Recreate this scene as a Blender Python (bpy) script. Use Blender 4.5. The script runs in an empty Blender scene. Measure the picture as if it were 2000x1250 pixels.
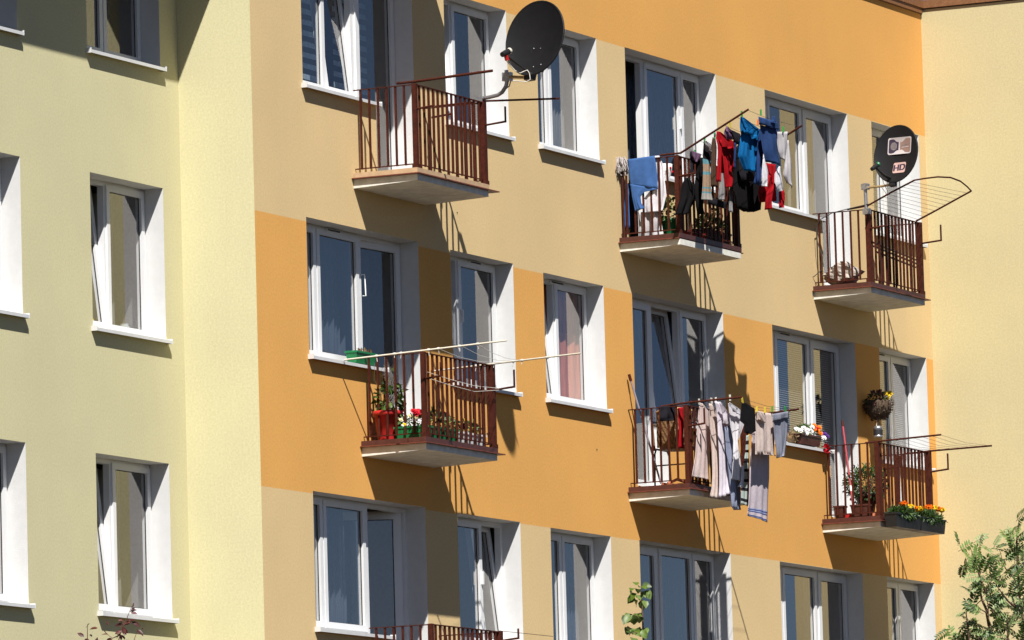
import bpy, math, random
from mathutils import Vector, Matrix
R = math.radians
random.seed(7)
sc = bpy.context.scene
col = sc.collection

# ------------------------------------------------------------------ camera
FPX, YAW, PITCH, ROLL = 13370.6527, 1.12028741, .113665288, -.0280303964
CAMP = Vector((-60.4400622, -32.0792611, 1.6))
fw = Vector((math.sin(YAW)*math.cos(PITCH), math.cos(YAW)*math.cos(PITCH), math.sin(PITCH)))
r0 = Vector((math.cos(YAW), -math.sin(YAW), 0)); u0 = r0.cross(fw)
rt = math.cos(ROLL)*r0 + math.sin(ROLL)*u0
up = -math.sin(ROLL)*r0 + math.cos(ROLL)*u0
cd = bpy.data.cameras.new('camera'); cam = bpy.data.objects.new('camera', cd); col.objects.link(cam)
cd.sensor_fit = 'HORIZONTAL'; cd.sensor_width = 36; cd.lens = FPX/2000*36
cd.clip_start = 1; cd.clip_end = 3000
m = Matrix((rt, up, -fw)).transposed().to_4x4(); m.translation = CAMP
cam.matrix_world = m
sc.camera = cam

def ray(px, py):
    return fw + rt*((px-1000)/FPX) - up*((py-625)/FPX)
def PY(px, py, y):            # where the sight line of a photo point meets the upright plane at depth y
    d = ray(px, py); return CAMP + d*((y-CAMP.y)/d.y)
def PX(px, py, x):            # ... meets the plane at distance x along the street
    d = ray(px, py); return CAMP + d*((x-CAMP.x)/d.x)
def PD(px, py, D):
    return CAMP + ray(px, py)*D

# ------------------------------------------------------------------ materials
def nodes(name):
    mt = bpy.data.materials.new(name); mt.use_nodes = True
    nt = mt.node_tree; b = nt.nodes['Principled BSDF']
    return mt, nt, b
def N(nt, t, **k):
    n = nt.nodes.new(t)
    for a, v in k.items():
        if a.startswith('i_'): n.inputs[a[2:].replace('_', ' ')].default_value = v
        else: setattr(n, a, v)
    return n
def mixc(nt, fac, a, b, blend='MIX'):
    n = nt.nodes.new('ShaderNodeMix'); n.data_type = 'RGBA'; n.blend_type = blend
    for s, v in ((0, fac), (6, a), (7, b)):
        if hasattr(v, 'is_linked') or hasattr(v, 'links'): nt.links.new(v, n.inputs[s])
        else: n.inputs[s].default_value = (v if s == 0 else (*v, 1))
    return n.outputs[2]
def ramp(nt, src, p0, c0, p1, c1):
    n = nt.nodes.new('ShaderNodeValToRGB'); nt.links.new(src, n.inputs[0])
    e = n.color_ramp.elements; e[0].position = p0; e[0].color = (*c0, 1); e[1].position = p1; e[1].color = (*c1, 1)
    return n.outputs[0]
def noise(nt, scale, detail=3, rough=.55, dist=0, coord='Object', stretch=None):
    tc = N(nt, 'ShaderNodeTexCoord'); src = tc.outputs[coord]
    if stretch:
        mp = N(nt, 'ShaderNodeMapping'); mp.inputs['Scale'].default_value = stretch
        nt.links.new(src, mp.inputs['Vector']); src = mp.outputs[0]
    n = N(nt, 'ShaderNodeTexNoise'); n.inputs['Scale'].default_value = scale
    n.inputs['Detail'].default_value = detail; n.inputs['Roughness'].default_value = rough
    n.inputs['Distortion'].default_value = dist
    nt.links.new(src, n.inputs['Vector'])
    return n.outputs['Fac']
def bump(nt, b, src, strength, dist):
    n = N(nt, 'ShaderNodeBump'); n.inputs['Strength'].default_value = strength; n.inputs['Distance'].default_value = dist
    nt.links.new(src, n.inputs['Height']); nt.links.new(n.outputs[0], b.inputs['Normal'])
def mul(c, k): return tuple(min(1, v*k) for v in c)

def M(name, c, rough=.6, var=.12, scale=30, bmp=0, bscale=200, metal=0, spec=.4, trans=0):
    mt, nt, b = nodes(name)
    f = noise(nt, scale, 3)
    cc = ramp(nt, f, .3, mul(c, 1-var), .7, mul(c, 1+var))
    nt.links.new(cc, b.inputs['Base Color'])
    b.inputs['Roughness'].default_value = rough; b.inputs['Metallic'].default_value = metal
    b.inputs['Specular IOR Level'].default_value = spec
    if bmp: bump(nt, b, noise(nt, bscale, 2), bmp, .01)
    if trans:                      # thin leaf or cloth: some light comes through
        t = N(nt, 'ShaderNodeBsdfTranslucent'); nt.links.new(cc, t.inputs[0])
        ms = N(nt, 'ShaderNodeMixShader'); ms.inputs[0].default_value = trans
        nt.links.new(b.outputs[0], ms.inputs[1]); nt.links.new(t.outputs[0], ms.inputs[2])
        nt.links.new(ms.outputs[0], nt.nodes['Material Output'].inputs[0])
    return mt

def stucco(name, c, streak=.008):
    mt, nt, b = nodes(name)
    f1 = noise(nt, 42, 4, .7)                       # rendered grain
    f2 = noise(nt, .55, 4, .55)                     # broad weathering
    f3 = noise(nt, 2.2, 3, .5, 0, 'Object', (3, 3, .22))   # faint runs down the wall
    c1 = ramp(nt, f1, .28, mul(c, .885), .72, mul(c, 1.09))
    c2 = mixc(nt, 1.0, c1, ramp(nt, f2, .3, (.93, .93, .95), .7, (1.05, 1.045, 1.03)), 'MULTIPLY')
    c3 = mixc(nt, 1.0, c2, ramp(nt, f3, .38, (1-streak, 1-streak, 1-streak*1.1), .62, (1, 1, 1)), 'MULTIPLY')
    nt.links.new(c3, b.inputs['Base Color'])
    b.inputs['Roughness'].default_value = .92; b.inputs['Specular IOR Level'].default_value = .15
    bump(nt, b, noise(nt, 75, 3, .7), .3, .005)
    return mt

def glassmat(name, tint=(.95, .96, .96), k=2.7):
    mt, nt, b = nodes(name); nt.nodes.remove(b)
    lw = N(nt, 'ShaderNodeLayerWeight'); lw.inputs['Blend'].default_value = .5       # Schlick, the same from both sides
    p5 = N(nt, 'ShaderNodeMath', operation='POWER'); nt.links.new(lw.outputs['Facing'], p5.inputs[0]); p5.inputs[1].default_value = 5
    pw = N(nt, 'ShaderNodeMath', operation='MULTIPLY_ADD'); pw.use_clamp = True
    nt.links.new(p5.outputs[0], pw.inputs[0]); pw.inputs[1].default_value = k*.96; pw.inputs[2].default_value = k*.045
    tr = N(nt, 'ShaderNodeBsdfTransparent'); tr.inputs[0].default_value = (*tint, 1)
    gl = N(nt, 'ShaderNodeBsdfGlossy'); gl.inputs['Roughness'].default_value = 0.0
    gl.inputs['Color'].default_value = (1, .97, .955, 1)
    ms = N(nt, 'ShaderNodeMixShader')
    nt.links.new(pw.outputs[0], ms.inputs[0]); nt.links.new(tr.outputs[0], ms.inputs[1]); nt.links.new(gl.outputs[0], ms.inputs[2])
    nt.links.new(ms.outputs[0], nt.nodes['Material Output'].inputs[0])
    return mt
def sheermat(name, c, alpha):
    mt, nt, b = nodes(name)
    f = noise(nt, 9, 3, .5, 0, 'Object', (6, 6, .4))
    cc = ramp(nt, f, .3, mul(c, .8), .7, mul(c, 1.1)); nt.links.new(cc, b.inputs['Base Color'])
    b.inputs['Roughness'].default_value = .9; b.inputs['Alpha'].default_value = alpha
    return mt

CREAM, ORANGE, YEL, PALE = (.685, .505, .26), (.725, .378, .107), (.60, .555, .335), (.565, .487, .275)
mat = {}
mat['cream'] = stucco('cream stucco', CREAM)
mat['orange'] = stucco('orange stucco', ORANGE)
mat['yellow'] = stucco('pale yellow stucco', YEL)
mat['pale'] = stucco('pale cream stucco', PALE)
mat['white'] = M('white painted plaster', (.625, .62, .61), .7, .03, 12, .25, 120)
mat['pvc'] = M('white window plastic', (.72, .72, .72), .35, .03, 5)
mat['sill'] = M('white coated sill sheet', (.62, .62, .62), .35, .05, 8)
mat['gap_black'] = M('black seal and gap shade', (.02, .02, .024), .6)  # near black; round the panes it paints in the shade of the gap
mat['glass'] = glassmat('window glass')
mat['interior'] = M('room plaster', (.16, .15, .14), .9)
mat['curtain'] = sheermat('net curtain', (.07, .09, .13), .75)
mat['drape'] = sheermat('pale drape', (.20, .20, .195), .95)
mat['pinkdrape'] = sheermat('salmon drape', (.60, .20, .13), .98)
mat['blind'] = M('pale blind slats', (.72, .72, .70), .6)
mat['bluestrip'] = sheermat('blue grey striped blind', (.34, .44, .52), .95)
mat['slab'] = M('white painted slab', (.72, .70, .63), .8, .15, 8, .2, 90)
mat['tile'] = M('beige edge tile', (.47, .32, .19), .6, .14, 14)
mat['browntile'] = M('red brown edge tile', (.075, .024, .018), .45, .2, 16)
mat['rust'] = M('red brown drip sheet', (.15, .040, .024), .5, .2, 20)
mat['rail'] = M('dark red railing paint', (.060, .0135, .0072), .6, .3, 24, .2, 90, 0, .15)
mat['zinc'] = M('galvanised steel', (.42, .42, .43), .38, .2, 30, 0, 1, .8)
mat['brass'] = M('yellowed steel tube', (.42, .31, .16), .4, .2, 30, 0, 1, .6)
mat['dish'] = M('anthracite dish paint', (.011, .011, .0125), .5, .1, 12, spec=.2)
mat['black'] = M('black plastic', (.014, .014, .015), .45, .2)
mat['redplastic'] = M('red plastic', (.45, .02, .02), .4)
mat['greenplastic'] = M('green plastic', (.01, .16, .05), .4, .1)
mat['wire'] = M('dark wire', (.05, .045, .04), .5)
mat['cord'] = M('pale cord', (.60, .56, .50), .8)
mat['ivory'] = M('ivory painted pole', (.56, .51, .41), .45, .1)
mat['terracotta'] = M('terracotta', (.42, .13, .06), .8, .15)
mat['soil'] = M('soil', (.03, .02, .014), .95, .3)
mat['ground'] = M('bare grassy earth', (.034, .025, .014), .95, .4, 3)
mat['paving'] = M('grey paving', (.075, .055, .042), .9, .15, 4)
mat['flash'] = M('brown roof flashing', (.22, .10, .042), .5, .2)
mat['roof'] = M('roof felt', (.06, .06, .06), .9)
mat['bark'] = M('grey brown bark', (.10, .07, .05), .9, .3, 40)
mat['twig'] = M('twig bark', (.13, .075, .05), .8, .3, 40)
for nm, c in dict(leaf=(.065, .125, .022), leafdark=(.028, .060, .014), leaflight=(.14, .20, .050), rowan=(.16, .24, .06),
                  rowandark=(.065, .12, .03), rowanlight=(.26, .34, .14), redleaf=(.065, .014, .016), redleaf2=(.13, .035, .03),
                  lime=(.11, .17, .02), limedark=(.045, .085, .015), dryleaf=(.24, .15, .07)).items():
    mat[nm] = M(nm+' foliage', c, .45, .25, 25, 0, 1, 0, .4, .25)
for nm, c in dict(yellowfl=(.80, .55, .02), orangefl=(.80, .20, .01), redfl=(.50, .008, .02), whitefl=(.82, .80, .78), purplefl=(.10, .03, .22),
                  darkredfl=(.16, .006, .015), palefl=(.75, .65, .35)).items():
    mat[nm] = M(nm+' petals', c, .6, .2, 60, 0, 1, 0, .2, .2)

# ------------------------------------------------------------------ mesh builder
class MB:
    def __init__(s): s.v = []; s.f = []; s.m = []; s.sm = []
    def add(s, vs, fs, m=0, smooth=False):
        o = len(s.v); s.v += [Vector(p) for p in vs]
        for f in fs: s.f.append([i+o for i in f]); s.m.append(m); s.sm.append(smooth)
    def quad(s, a, b, c, d, m=0): s.add([a, b, c, d], [(0, 1, 2, 3)], m)
    def box(s, x0, x1, y0, y1, z0, z1, m=0):
        s.hexa([(x0, y0, z0), (x1, y0, z0), (x1, y1, z0), (x0, y1, z0), (x0, y0, z1), (x1, y0, z1), (x1, y1, z1), (x0, y1, z1)], m)
    def hexa(s, p, m=0):
        s.add(p, [(3, 2, 1, 0), (4, 5, 6, 7), (0, 1, 5, 4), (1, 2, 6, 5), (2, 3, 7, 6), (3, 0, 4, 7)], m)
    def obox(s, c, ax, ay, az, hx, hy, hz, m=0):
        c = Vector(c); ax, ay, az = Vector(ax)*hx, Vector(ay)*hy, Vector(az)*hz
        s.hexa([c-ax-ay-az, c+ax-ay-az, c+ax+ay-az, c-ax+ay-az, c-ax-ay+az, c+ax-ay+az, c+ax+ay+az, c-ax+ay+az], m)
    def tube(s, pts, r, n=8, m=0):
        pts = [Vector(p) for p in pts]; rings = []
        rr = r if isinstance(r, (list, tuple)) else [r]*len(pts)
        t = (pts[1]-pts[0]).normalized()
        a = t.orthogonal().normalized()
        for i, p in enumerate(pts):
            t = (pts[min(i+1, len(pts)-1)]-pts[max(i-1, 0)]).normalized()
            a = (a - t*a.dot(t)).normalized(); b = t.cross(a)
            rings.append([p + (a*math.cos(6.2832*k/n) + b*math.sin(6.2832*k/n))*rr[i] for k in range(n)])
        vs = [q for g in rings for q in g]; fs = []
        for i in range(len(pts)-1):
            for k in range(n):
                fs.append((i*n+k, i*n+(k+1) % n, (i+1)*n+(k+1) % n, (i+1)*n+k))
        s.add(vs, fs, m, True)
        s.add(rings[0], [tuple(range(n-1, -1, -1))], m); s.add(rings[-1], [tuple(range(n))], m)
    def lathe(s, c, prof, n=16, m=0, sx=1, sy=1):
        c = Vector(c); vs = []; fs = []
        for (r, z) in prof:
            vs += [c + Vector((r*sx*math.cos(6.2832*k/n), r*sy*math.sin(6.2832*k/n), z)) for k in range(n)]
        for i in range(len(prof)-1):
            for k in range(n): fs.append((i*n+k, i*n+(k+1) % n, (i+1)*n+(k+1) % n, (i+1)*n+k))
        s.add(vs, fs, m, True)
        L = len(prof)-1
        s.add(vs[:n], [tuple(range(n-1, -1, -1))], m); s.add(vs[L*n:], [tuple(range(n))], m)
    def blob(s, c, rx, ry, rz, m=0, jit=.0, nu=8, nv=6):
        c = Vector(c); vs = []; fs = []
        for j in range(nv+1):
            th = math.pi*j/nv
            for i in range(nu):
                ph = 6.2832*i/nu; k = 1+random.uniform(-jit, jit)
                vs.append(c + Vector((rx*math.sin(th)*math.cos(ph), ry*math.sin(th)*math.sin(ph), rz*math.cos(th)))*k)
        for j in range(nv):
            for i in range(nu): fs.append((j*nu+i, (j+1)*nu+i, (j+1)*nu+(i+1) % nu, j*nu+(i+1) % nu))
        s.add(vs, fs, m, True)
    def leaf(s, p, d, n, L, W, m=0, fold=.25, bend=.15):
        p = Vector(p); d = Vector(d).normalized(); n = Vector(n); n = (n-d*n.dot(d))
        n = n.normalized() if n.length > 1e-4 else d.orthogonal().normalized()
        w = d.cross(n)
        a = p + d*L*.30; b = p + d*L*.65 - n*L*bend*.4; t = p + d*L - n*L*bend
        vs = [p, a+w*W*.45+n*W*fold, a, a-w*W*.45+n*W*fold, b+w*W*.42+n*W*fold, b, b-w*W*.42+n*W*fold, t]
        s.add(vs, [(0, 2, 1), (0, 3, 2), (1, 2, 5, 4), (2, 3, 6, 5), (4, 5, 7), (5, 6, 7)], m, True)
    def build(s, name, mats, parent=None, loc=None):
        me = bpy.data.meshes.new(name)
        base = Vector(loc) if loc is not None else (Vector(parent['_o']) if parent is not None and '_o' in parent else Vector((0, 0, 0)))
        me.from_pydata([tuple(v-base) for v in s.v], [], s.f)
        ms = mats if isinstance(mats, (list, tuple)) else [mats]
        for q in ms: me.materials.append(mat[q] if isinstance(q, str) else q)
        me.polygons.foreach_set('material_index', s.m); me.polygons.foreach_set('use_smooth', s.sm)
        me.update()
        o = bpy.data.objects.new(name, me); col.objects.link(o)
        if parent is not None: o.parent = parent
        else: o.location = base
        o['_o'] = tuple(base)
        return o
def rvec(): return Vector((random.gauss(0, 1), random.gauss(0, 1), random.gauss(0, 1))).normalized()
def tag(o, label, cat, group=None, kind=None):
    if label: o['label'] = label
    if cat: o['category'] = cat
    if group: o['group'] = group
    if kind: o['kind'] = kind
    return o
def empty(name, loc, label=None, cat=None, group=None):
    o = bpy.data.objects.new(name, None); col.objects.link(o); o.location = loc; o.empty_display_size = .2
    o['_o'] = tuple(loc)
    return tag(o, label, cat, group)
def solid(o, t, off=0):
    md = o.modifiers.new('thickness', 'SOLIDIFY'); md.thickness = t; md.offset = off
def structure(o): o['kind'] = 'structure'; return o
# ------------------------------------------------------------------ windows
FY = .22                                            # how far the frames sit back in the wall
def rect_frame(mb, x0, x1, z0, z1, y0, y1, w, m=0, xf=None):
    def bx(a, b, c, d):
        p = [(a, y0, c), (b, y0, c), (b, y1, c), (a, y1, c), (a, y0, d), (b, y0, d), (b, y1, d), (a, y1, d)]
        mb.hexa([xf(Vector(q)) for q in p] if xf else p, m)
    bx(x0, x0+w, z0, z1); bx(x1-w, x1, z0, z1); bx(x0+w, x1-w, z0, z0+w); bx(x0+w, x1-w, z1-w, z1)
def sash(win, x0, x1, z0, z1, Y, mode='shut', glass='glass', sw=.062, dark='gap_black', label=None, handle=None):
    """one leaf: sash frame with its pane (and handle) as sub-parts of the window"""
    if mode == 'tilt':
        Rm = Matrix.Translation((0, Y+FY+.05, z0)) @ Matrix.Rotation(R(-6.5), 4, 'X') @ Matrix.Translation((0, -(Y+FY+.05), -z0))
        xf = lambda p: Rm @ p
    elif isinstance(mode, tuple):                    # ('hinge_right', angle): swung into the room
        hx = x1 if mode[0] == 'R' else x0
        Rm = Matrix.Translation((hx, Y+FY+.06, 0)) @ Matrix.Rotation(R(-mode[1] if mode[0] == 'R' else mode[1]), 4, 'Z') @ Matrix.Translation((-hx, -(Y+FY+.06), 0))
        xf = lambda p: Rm @ p
    else: xf = lambda p: Vector(p)
    f = MB(); ya, yb = Y+FY-.018, Y+FY+.05
    rect_frame(f, x0, x1, z0, z1, ya, yb, sw, 0, xf)
    rect_frame(f, x0+sw, x1-sw, z0+sw, z1-sw, ya+.027, ya+.036, .008, 1, xf)  # dark strip along the seal, standing in for the shadow in the glass gap
    o = f.build('sash', ['pvc', dark], win)
    if label: o['label'] = label
    g = MB(); yg = ya+.03; q = sw+.006
    g.quad(*[xf(Vector(p)) for p in ((x0+q, yg, z0+q), (x1-q, yg, z0+q), (x1-q, yg, z1-q), (x0+q, yg, z1-q))])
    g.build('pane', glass, win)
    if handle:
        h = MB(); hx = x0+sw*.5 if handle == 'L' else x1-sw*.5; hz = (z0+z1)/2
        h.hexa([xf(Vector(p)) for p in ((hx-.012, ya-.03, hz-.01), (hx+.012, ya-.03, hz-.01), (hx+.012, ya, hz-.01), (hx-.012, ya, hz-.01),
                (hx-.012, ya-.03, hz+.13), (hx+.012, ya-.03, hz+.13), (hx+.012, ya, hz+.13), (hx-.012, ya, hz+.13))])
        h.build('handle', 'pvc', win)
def reveal(win, x0, x1, z0, z1, Y, bottom=True, sides=(1, 1)):
    b = MB(); d = FY+.09
    if sides[0]: b.quad((x0, Y, z0), (x0, Y+d, z0), (x0, Y+d, z1), (x0, Y, z1))
    if sides[1]: b.quad((x1, Y+d, z0), (x1, Y, z0), (x1, Y, z1), (x1, Y+d, z1))
    b.quad((x0, Y, z1), (x0, Y+d, z1), (x1, Y+d, z1), (x1, Y, z1))
    if bottom: b.quad((x0, Y+d, z0), (x0, Y, z0), (x1, Y, z0), (x1, Y+d, z0))
    b.build('reveal', 'white', win)
def sill(win, x0, x1, z, Y, lo=.03, ro=.012):
    s = MB(); a, b = x0-lo, x1+ro; yo = Y-.062
    s.hexa([(a, yo, z-.012), (b, yo, z-.012), (b, Y-.001, z-.002), (a, Y-.001, z-.002), (a, yo, z+.002), (b, yo, z+.002), (b, Y-.001, z+.014), (a, Y-.001, z+.014)])
    s.hexa([(x0+.002, Y-.001, z-.002), (x1-.002, Y-.001, z-.002), (x1-.002, Y+FY, z+.016), (x0+.002, Y+FY, z+.016), (x0+.002, Y-.001, z+.012), (x1-.002, Y-.001, z+.012), (x1-.002, Y+FY, z+.030), (x0+.002, Y+FY, z+.030)])
    s.box(a, b, yo-.004, yo, z-.029, z+.004)          # front lip
    s.box(a-.006, a, yo-.006, Y-.001, z-.029, z+.022)  # end caps
    s.box(b, b+.006, yo-.006, Y-.001, z-.029, z+.022)
    s.build('sill', 'sill', win)
def vent(win, x0, x1, z, Y):
    v = MB(); y = Y+FY-.03
    v.box(x0, x1, y, Y+FY-.001, z-.032, z-.004, 0)
    v.box(x0+.015, x1-.015, y-.003, y, z-.026, z-.010, 1)
    v.build('vent', ['pvc', 'gap_black'], win)
def wavy(win, name, mt, x0, x1, z0, z1, y, amp=.03, per=.11, seed=0):
    b = MB(); rnd = random.Random(seed); nx = max(6, int((x1-x0)/.018)); nz = 6; ph = rnd.random()*6
    vs = []
    for j in range(nz+1):
        for i in range(nx+1):
            x = x0+(x1-x0)*i/nx
            vs.append((x+.01*math.sin(j*.7+ph), y+amp*math.sin(x*6.283/per+ph+.25*math.sin(j))+amp*.6*math.sin(x*6.283/per*.43+ph*2), z0+(z1-z0)*j/nz))
    b.add(vs, [(j*(nx+1)+i, j*(nx+1)+i+1, (j+1)*(nx+1)+i+1, (j+1)*(nx+1)+i) for j in range(nz) for i in range(nx)], 0, True)
    return b.build(name, mt, win)
def slats(win, x0, x1, z0, z1, y, pitch=.026, w=.023, mt='blind', tiltf=.55):
    b = MB(); z = z1
    while z > z0:
        b.hexa([(x0, y-w*.5, z-w*.35*tiltf), (x1, y-w*.5, z-w*.35*tiltf), (x1, y+w*.5, z+w*.35*tiltf), (x0, y+w*.5, z+w*.35*tiltf),
                (x0, y-w*.5, z-w*.35*tiltf+.0015), (x1, y-w*.5, z-w*.35*tiltf+.0015), (x1, y+w*.5, z+w*.35*tiltf+.0015), (x0, y+w*.5, z+w*.35*tiltf+.0015)]); z -= pitch
    return b.build('blind', mt, win)
def stripes(win, x0, x1, z0, z1, y, pitch=.115):
    b = MB(); z = z1
    while z > z0+.02:
        b.quad((x0, y, z-pitch*.48), (x1, y, z-pitch*.48), (x1, y, z), (x0, y, z)); z -= pitch
    return b.build('blind', 'bluestrip', win)

def window(bld, x0, x1, z0, z1, Y, leaves, opts=None, label=None, siderev=(1, 1), silltrim=(.03, .012), mull=.05, rev=True):
    """fixed frame (the part's own mesh) with reveal, sill, sashes, panes as sub-parts; leaves = [(x0, x1, mode)]"""
    f = MB(); w = .048
    rect_frame(f, x0+.002, x1-.002, z0+.028, z1-.002, Y+FY, Y+FY+.07, w)
    for a, b in zip(leaves[:-1], leaves[1:]):
        xm = (a[1]+b[0])/2
        f.box(xm-mull/2, xm+mull/2, Y+FY, Y+FY+.07, z0+.028+w, z1-.002-w)
    win = f.build('window', 'pvc', bld)
    if label: win['label'] = label
    if rev: reveal(win, x0, x1, z0, z1, Y, True, siderev)
    if silltrim: sill(win, x0, x1, z0, Y, *silltrim)
    for i, lf in enumerate(leaves):
        if lf[2] == 'none': continue
        a = lf[0]+(.012 if i else w-.018); b = lf[1]-(.012 if i < len(leaves)-1 else w-.018)
        sash(win, a, b, z0+.028+w-.018, z1-.002-w+.018, Y, lf[2], handle=lf[3] if len(lf) > 3 else None)
    return win
def door(bld, x0, x1, z0, z1, Y, mode='shut', label=None, siderev=(0, 1), panel=.0):
    f = MB(); w = .048
    rect_frame(f, x0+.002, x1-.002, z0+.002, z1-.002, Y+FY, Y+FY+.07, w)
    d = f.build('balcony_door', 'pvc', bld)
    if label: d['label'] = label
    b = MB(); q = FY+.09
    if siderev[1]: b.quad((x1, Y+q, z0), (x1, Y, z0), (x1, Y, z1), (x1, Y+q, z1))
    b.quad((x0, Y, z1), (x0, Y+q, z1), (x1, Y+q, z1), (x1, Y, z1))
    b.build('reveal', 'white', d)
    b = MB(); b.box(x0+.001, x1-.001, Y+.002, Y+q, z0-.03, z0); b.build('threshold', 'white', d)
    if mode != 'none':
        sash(d, x0+w-.018, x1-w+.018, z0+w-.016, z1-w+.016, Y, mode, sw=.085)
    return d
def under_reveal(d, x, z0, z1, Y, left=True):        # cheek of the wall beside the lower half of a door
    b = MB(); q = FY+.09
    if left: b.quad((x, Y, z0), (x, Y+q, z0), (x, Y+q, z1), (x, Y, z1))
    else: b.quad((x, Y+q, z0), (x, Y, z0), (x, Y, z1), (x, Y+q, z1))
    b.build('reveal', 'white', d)

# ------------------------------------------------------------------ walls with openings
def wall_grid(mb, x0, x1, z0, z1, Y, holes, bands):
    """flat wall at depth Y with rectangular holes; bands = [(ztop, material index)] from the bottom up"""
    xs = sorted({x0, x1, *[h[0] for h in holes], *[h[1] for h in holes]})
    zs = sorted({z0, z1, *[h[2] for h in holes], *[h[3] for h in holes], *[b[0] for b in bands if z0 < b[0] < z1]})
    xs = [x for x in xs if x0 <= x <= x1]; zs = [z for z in zs if z0 <= z <= z1]
    for i in range(len(xs)-1):
        for j in range(len(zs)-1):
            cx, cz = (xs[i]+xs[i+1])/2, (zs[j]+zs[j+1])/2
            if any(h[0] < cx < h[1] and h[2] < cz < h[3] for h in holes): continue
            m = next((b[1] for b in bands if cz < b[0]), bands[-1][1])
            mb.quad((xs[i], Y, zs[j]), (xs[i+1], Y, zs[j]), (xs[i+1], Y, zs[j+1]), (xs[i], Y, zs[j+1]), m)

FLA, FLB, FLC = 11.215, 8.425, 5.60                  # balcony floors
# ---- the orange and cream house in the middle
mid = empty('apartment_building', (0, 0, 0), 'apartment block with broad orange and cream stripes and six balconies', 'building')
for px_, py_ in ((893, 415), (1166, 878)):
    ab = MB(); ab.blob(PY(px_, py_, -.004), .006, .006, .009, 0, .2); ab.build('wall_anchor', 'gap_black', mid)
HD = {'A': (13.43, 13.412, 13.399, 13.396, 13.386, 13.383), 'B': (10.641, 10.632, 10.608, 10.606, 10.592, 10.600), 'C': (7.829, 7.818, 7.805, 7.811, 7.798, 7.806)}
SL = {'A': 12.0, 'B': 9.205, 'C': 6.42}
FL = {'A': FLA, 'B': FLB, 'C': FLC}
holes = []
for r in 'ABC':
    h, s, f = HD[r], SL[r], FL[r]
    holes += [(1.12, 2.76, s, h[0]), (2.76, 3.66, f, h[0]), (4.42, 5.945, s, h[1]), (6.70, 8.245, s, h[2]),
              (9.0, 9.90, f, h[3]), (9.90, 11.49, s, h[3]), (12.90, 14.50, s, h[4]), (14.50, 15.37, f, h[4]), (16.12, 17.62, s, h[5])]
L = 17.835
wl = MB(); wall_grid(wl, 0, L, 0, 14.93, 0, holes, [(7.803, 0), (10.594, 1), (13.391, 0), (20, 1)])
fw_o = wl.build('facade_wall', ['cream', 'orange'], mid)
wl = MB(); wl.quad((0, .84, 0), (0, 0, 0), (0, 0, 14.93), (0, .84, 14.93)); wl.build('side_wall', 'yellow', mid)
it = MB()
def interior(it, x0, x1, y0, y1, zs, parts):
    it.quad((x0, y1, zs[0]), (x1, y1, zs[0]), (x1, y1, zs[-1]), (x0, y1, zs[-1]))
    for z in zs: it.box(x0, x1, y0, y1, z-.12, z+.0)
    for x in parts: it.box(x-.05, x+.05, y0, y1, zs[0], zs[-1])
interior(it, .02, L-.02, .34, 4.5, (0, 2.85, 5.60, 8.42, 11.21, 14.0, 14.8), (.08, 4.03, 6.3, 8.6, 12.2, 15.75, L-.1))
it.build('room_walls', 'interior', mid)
rf = MB(); rf.box(0, L, -.0, 12, 14.93, 15.0); rf.build('roof', 'roof', mid)
rf = MB(); rf.box(-.02, L-.032, -.035, -.001, 14.935, 15.04); rf.box(-.02, L-.032, -.05, -.036, 15.0, 15.10); rf.build('roof_flashing', 'flash', mid)

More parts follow.
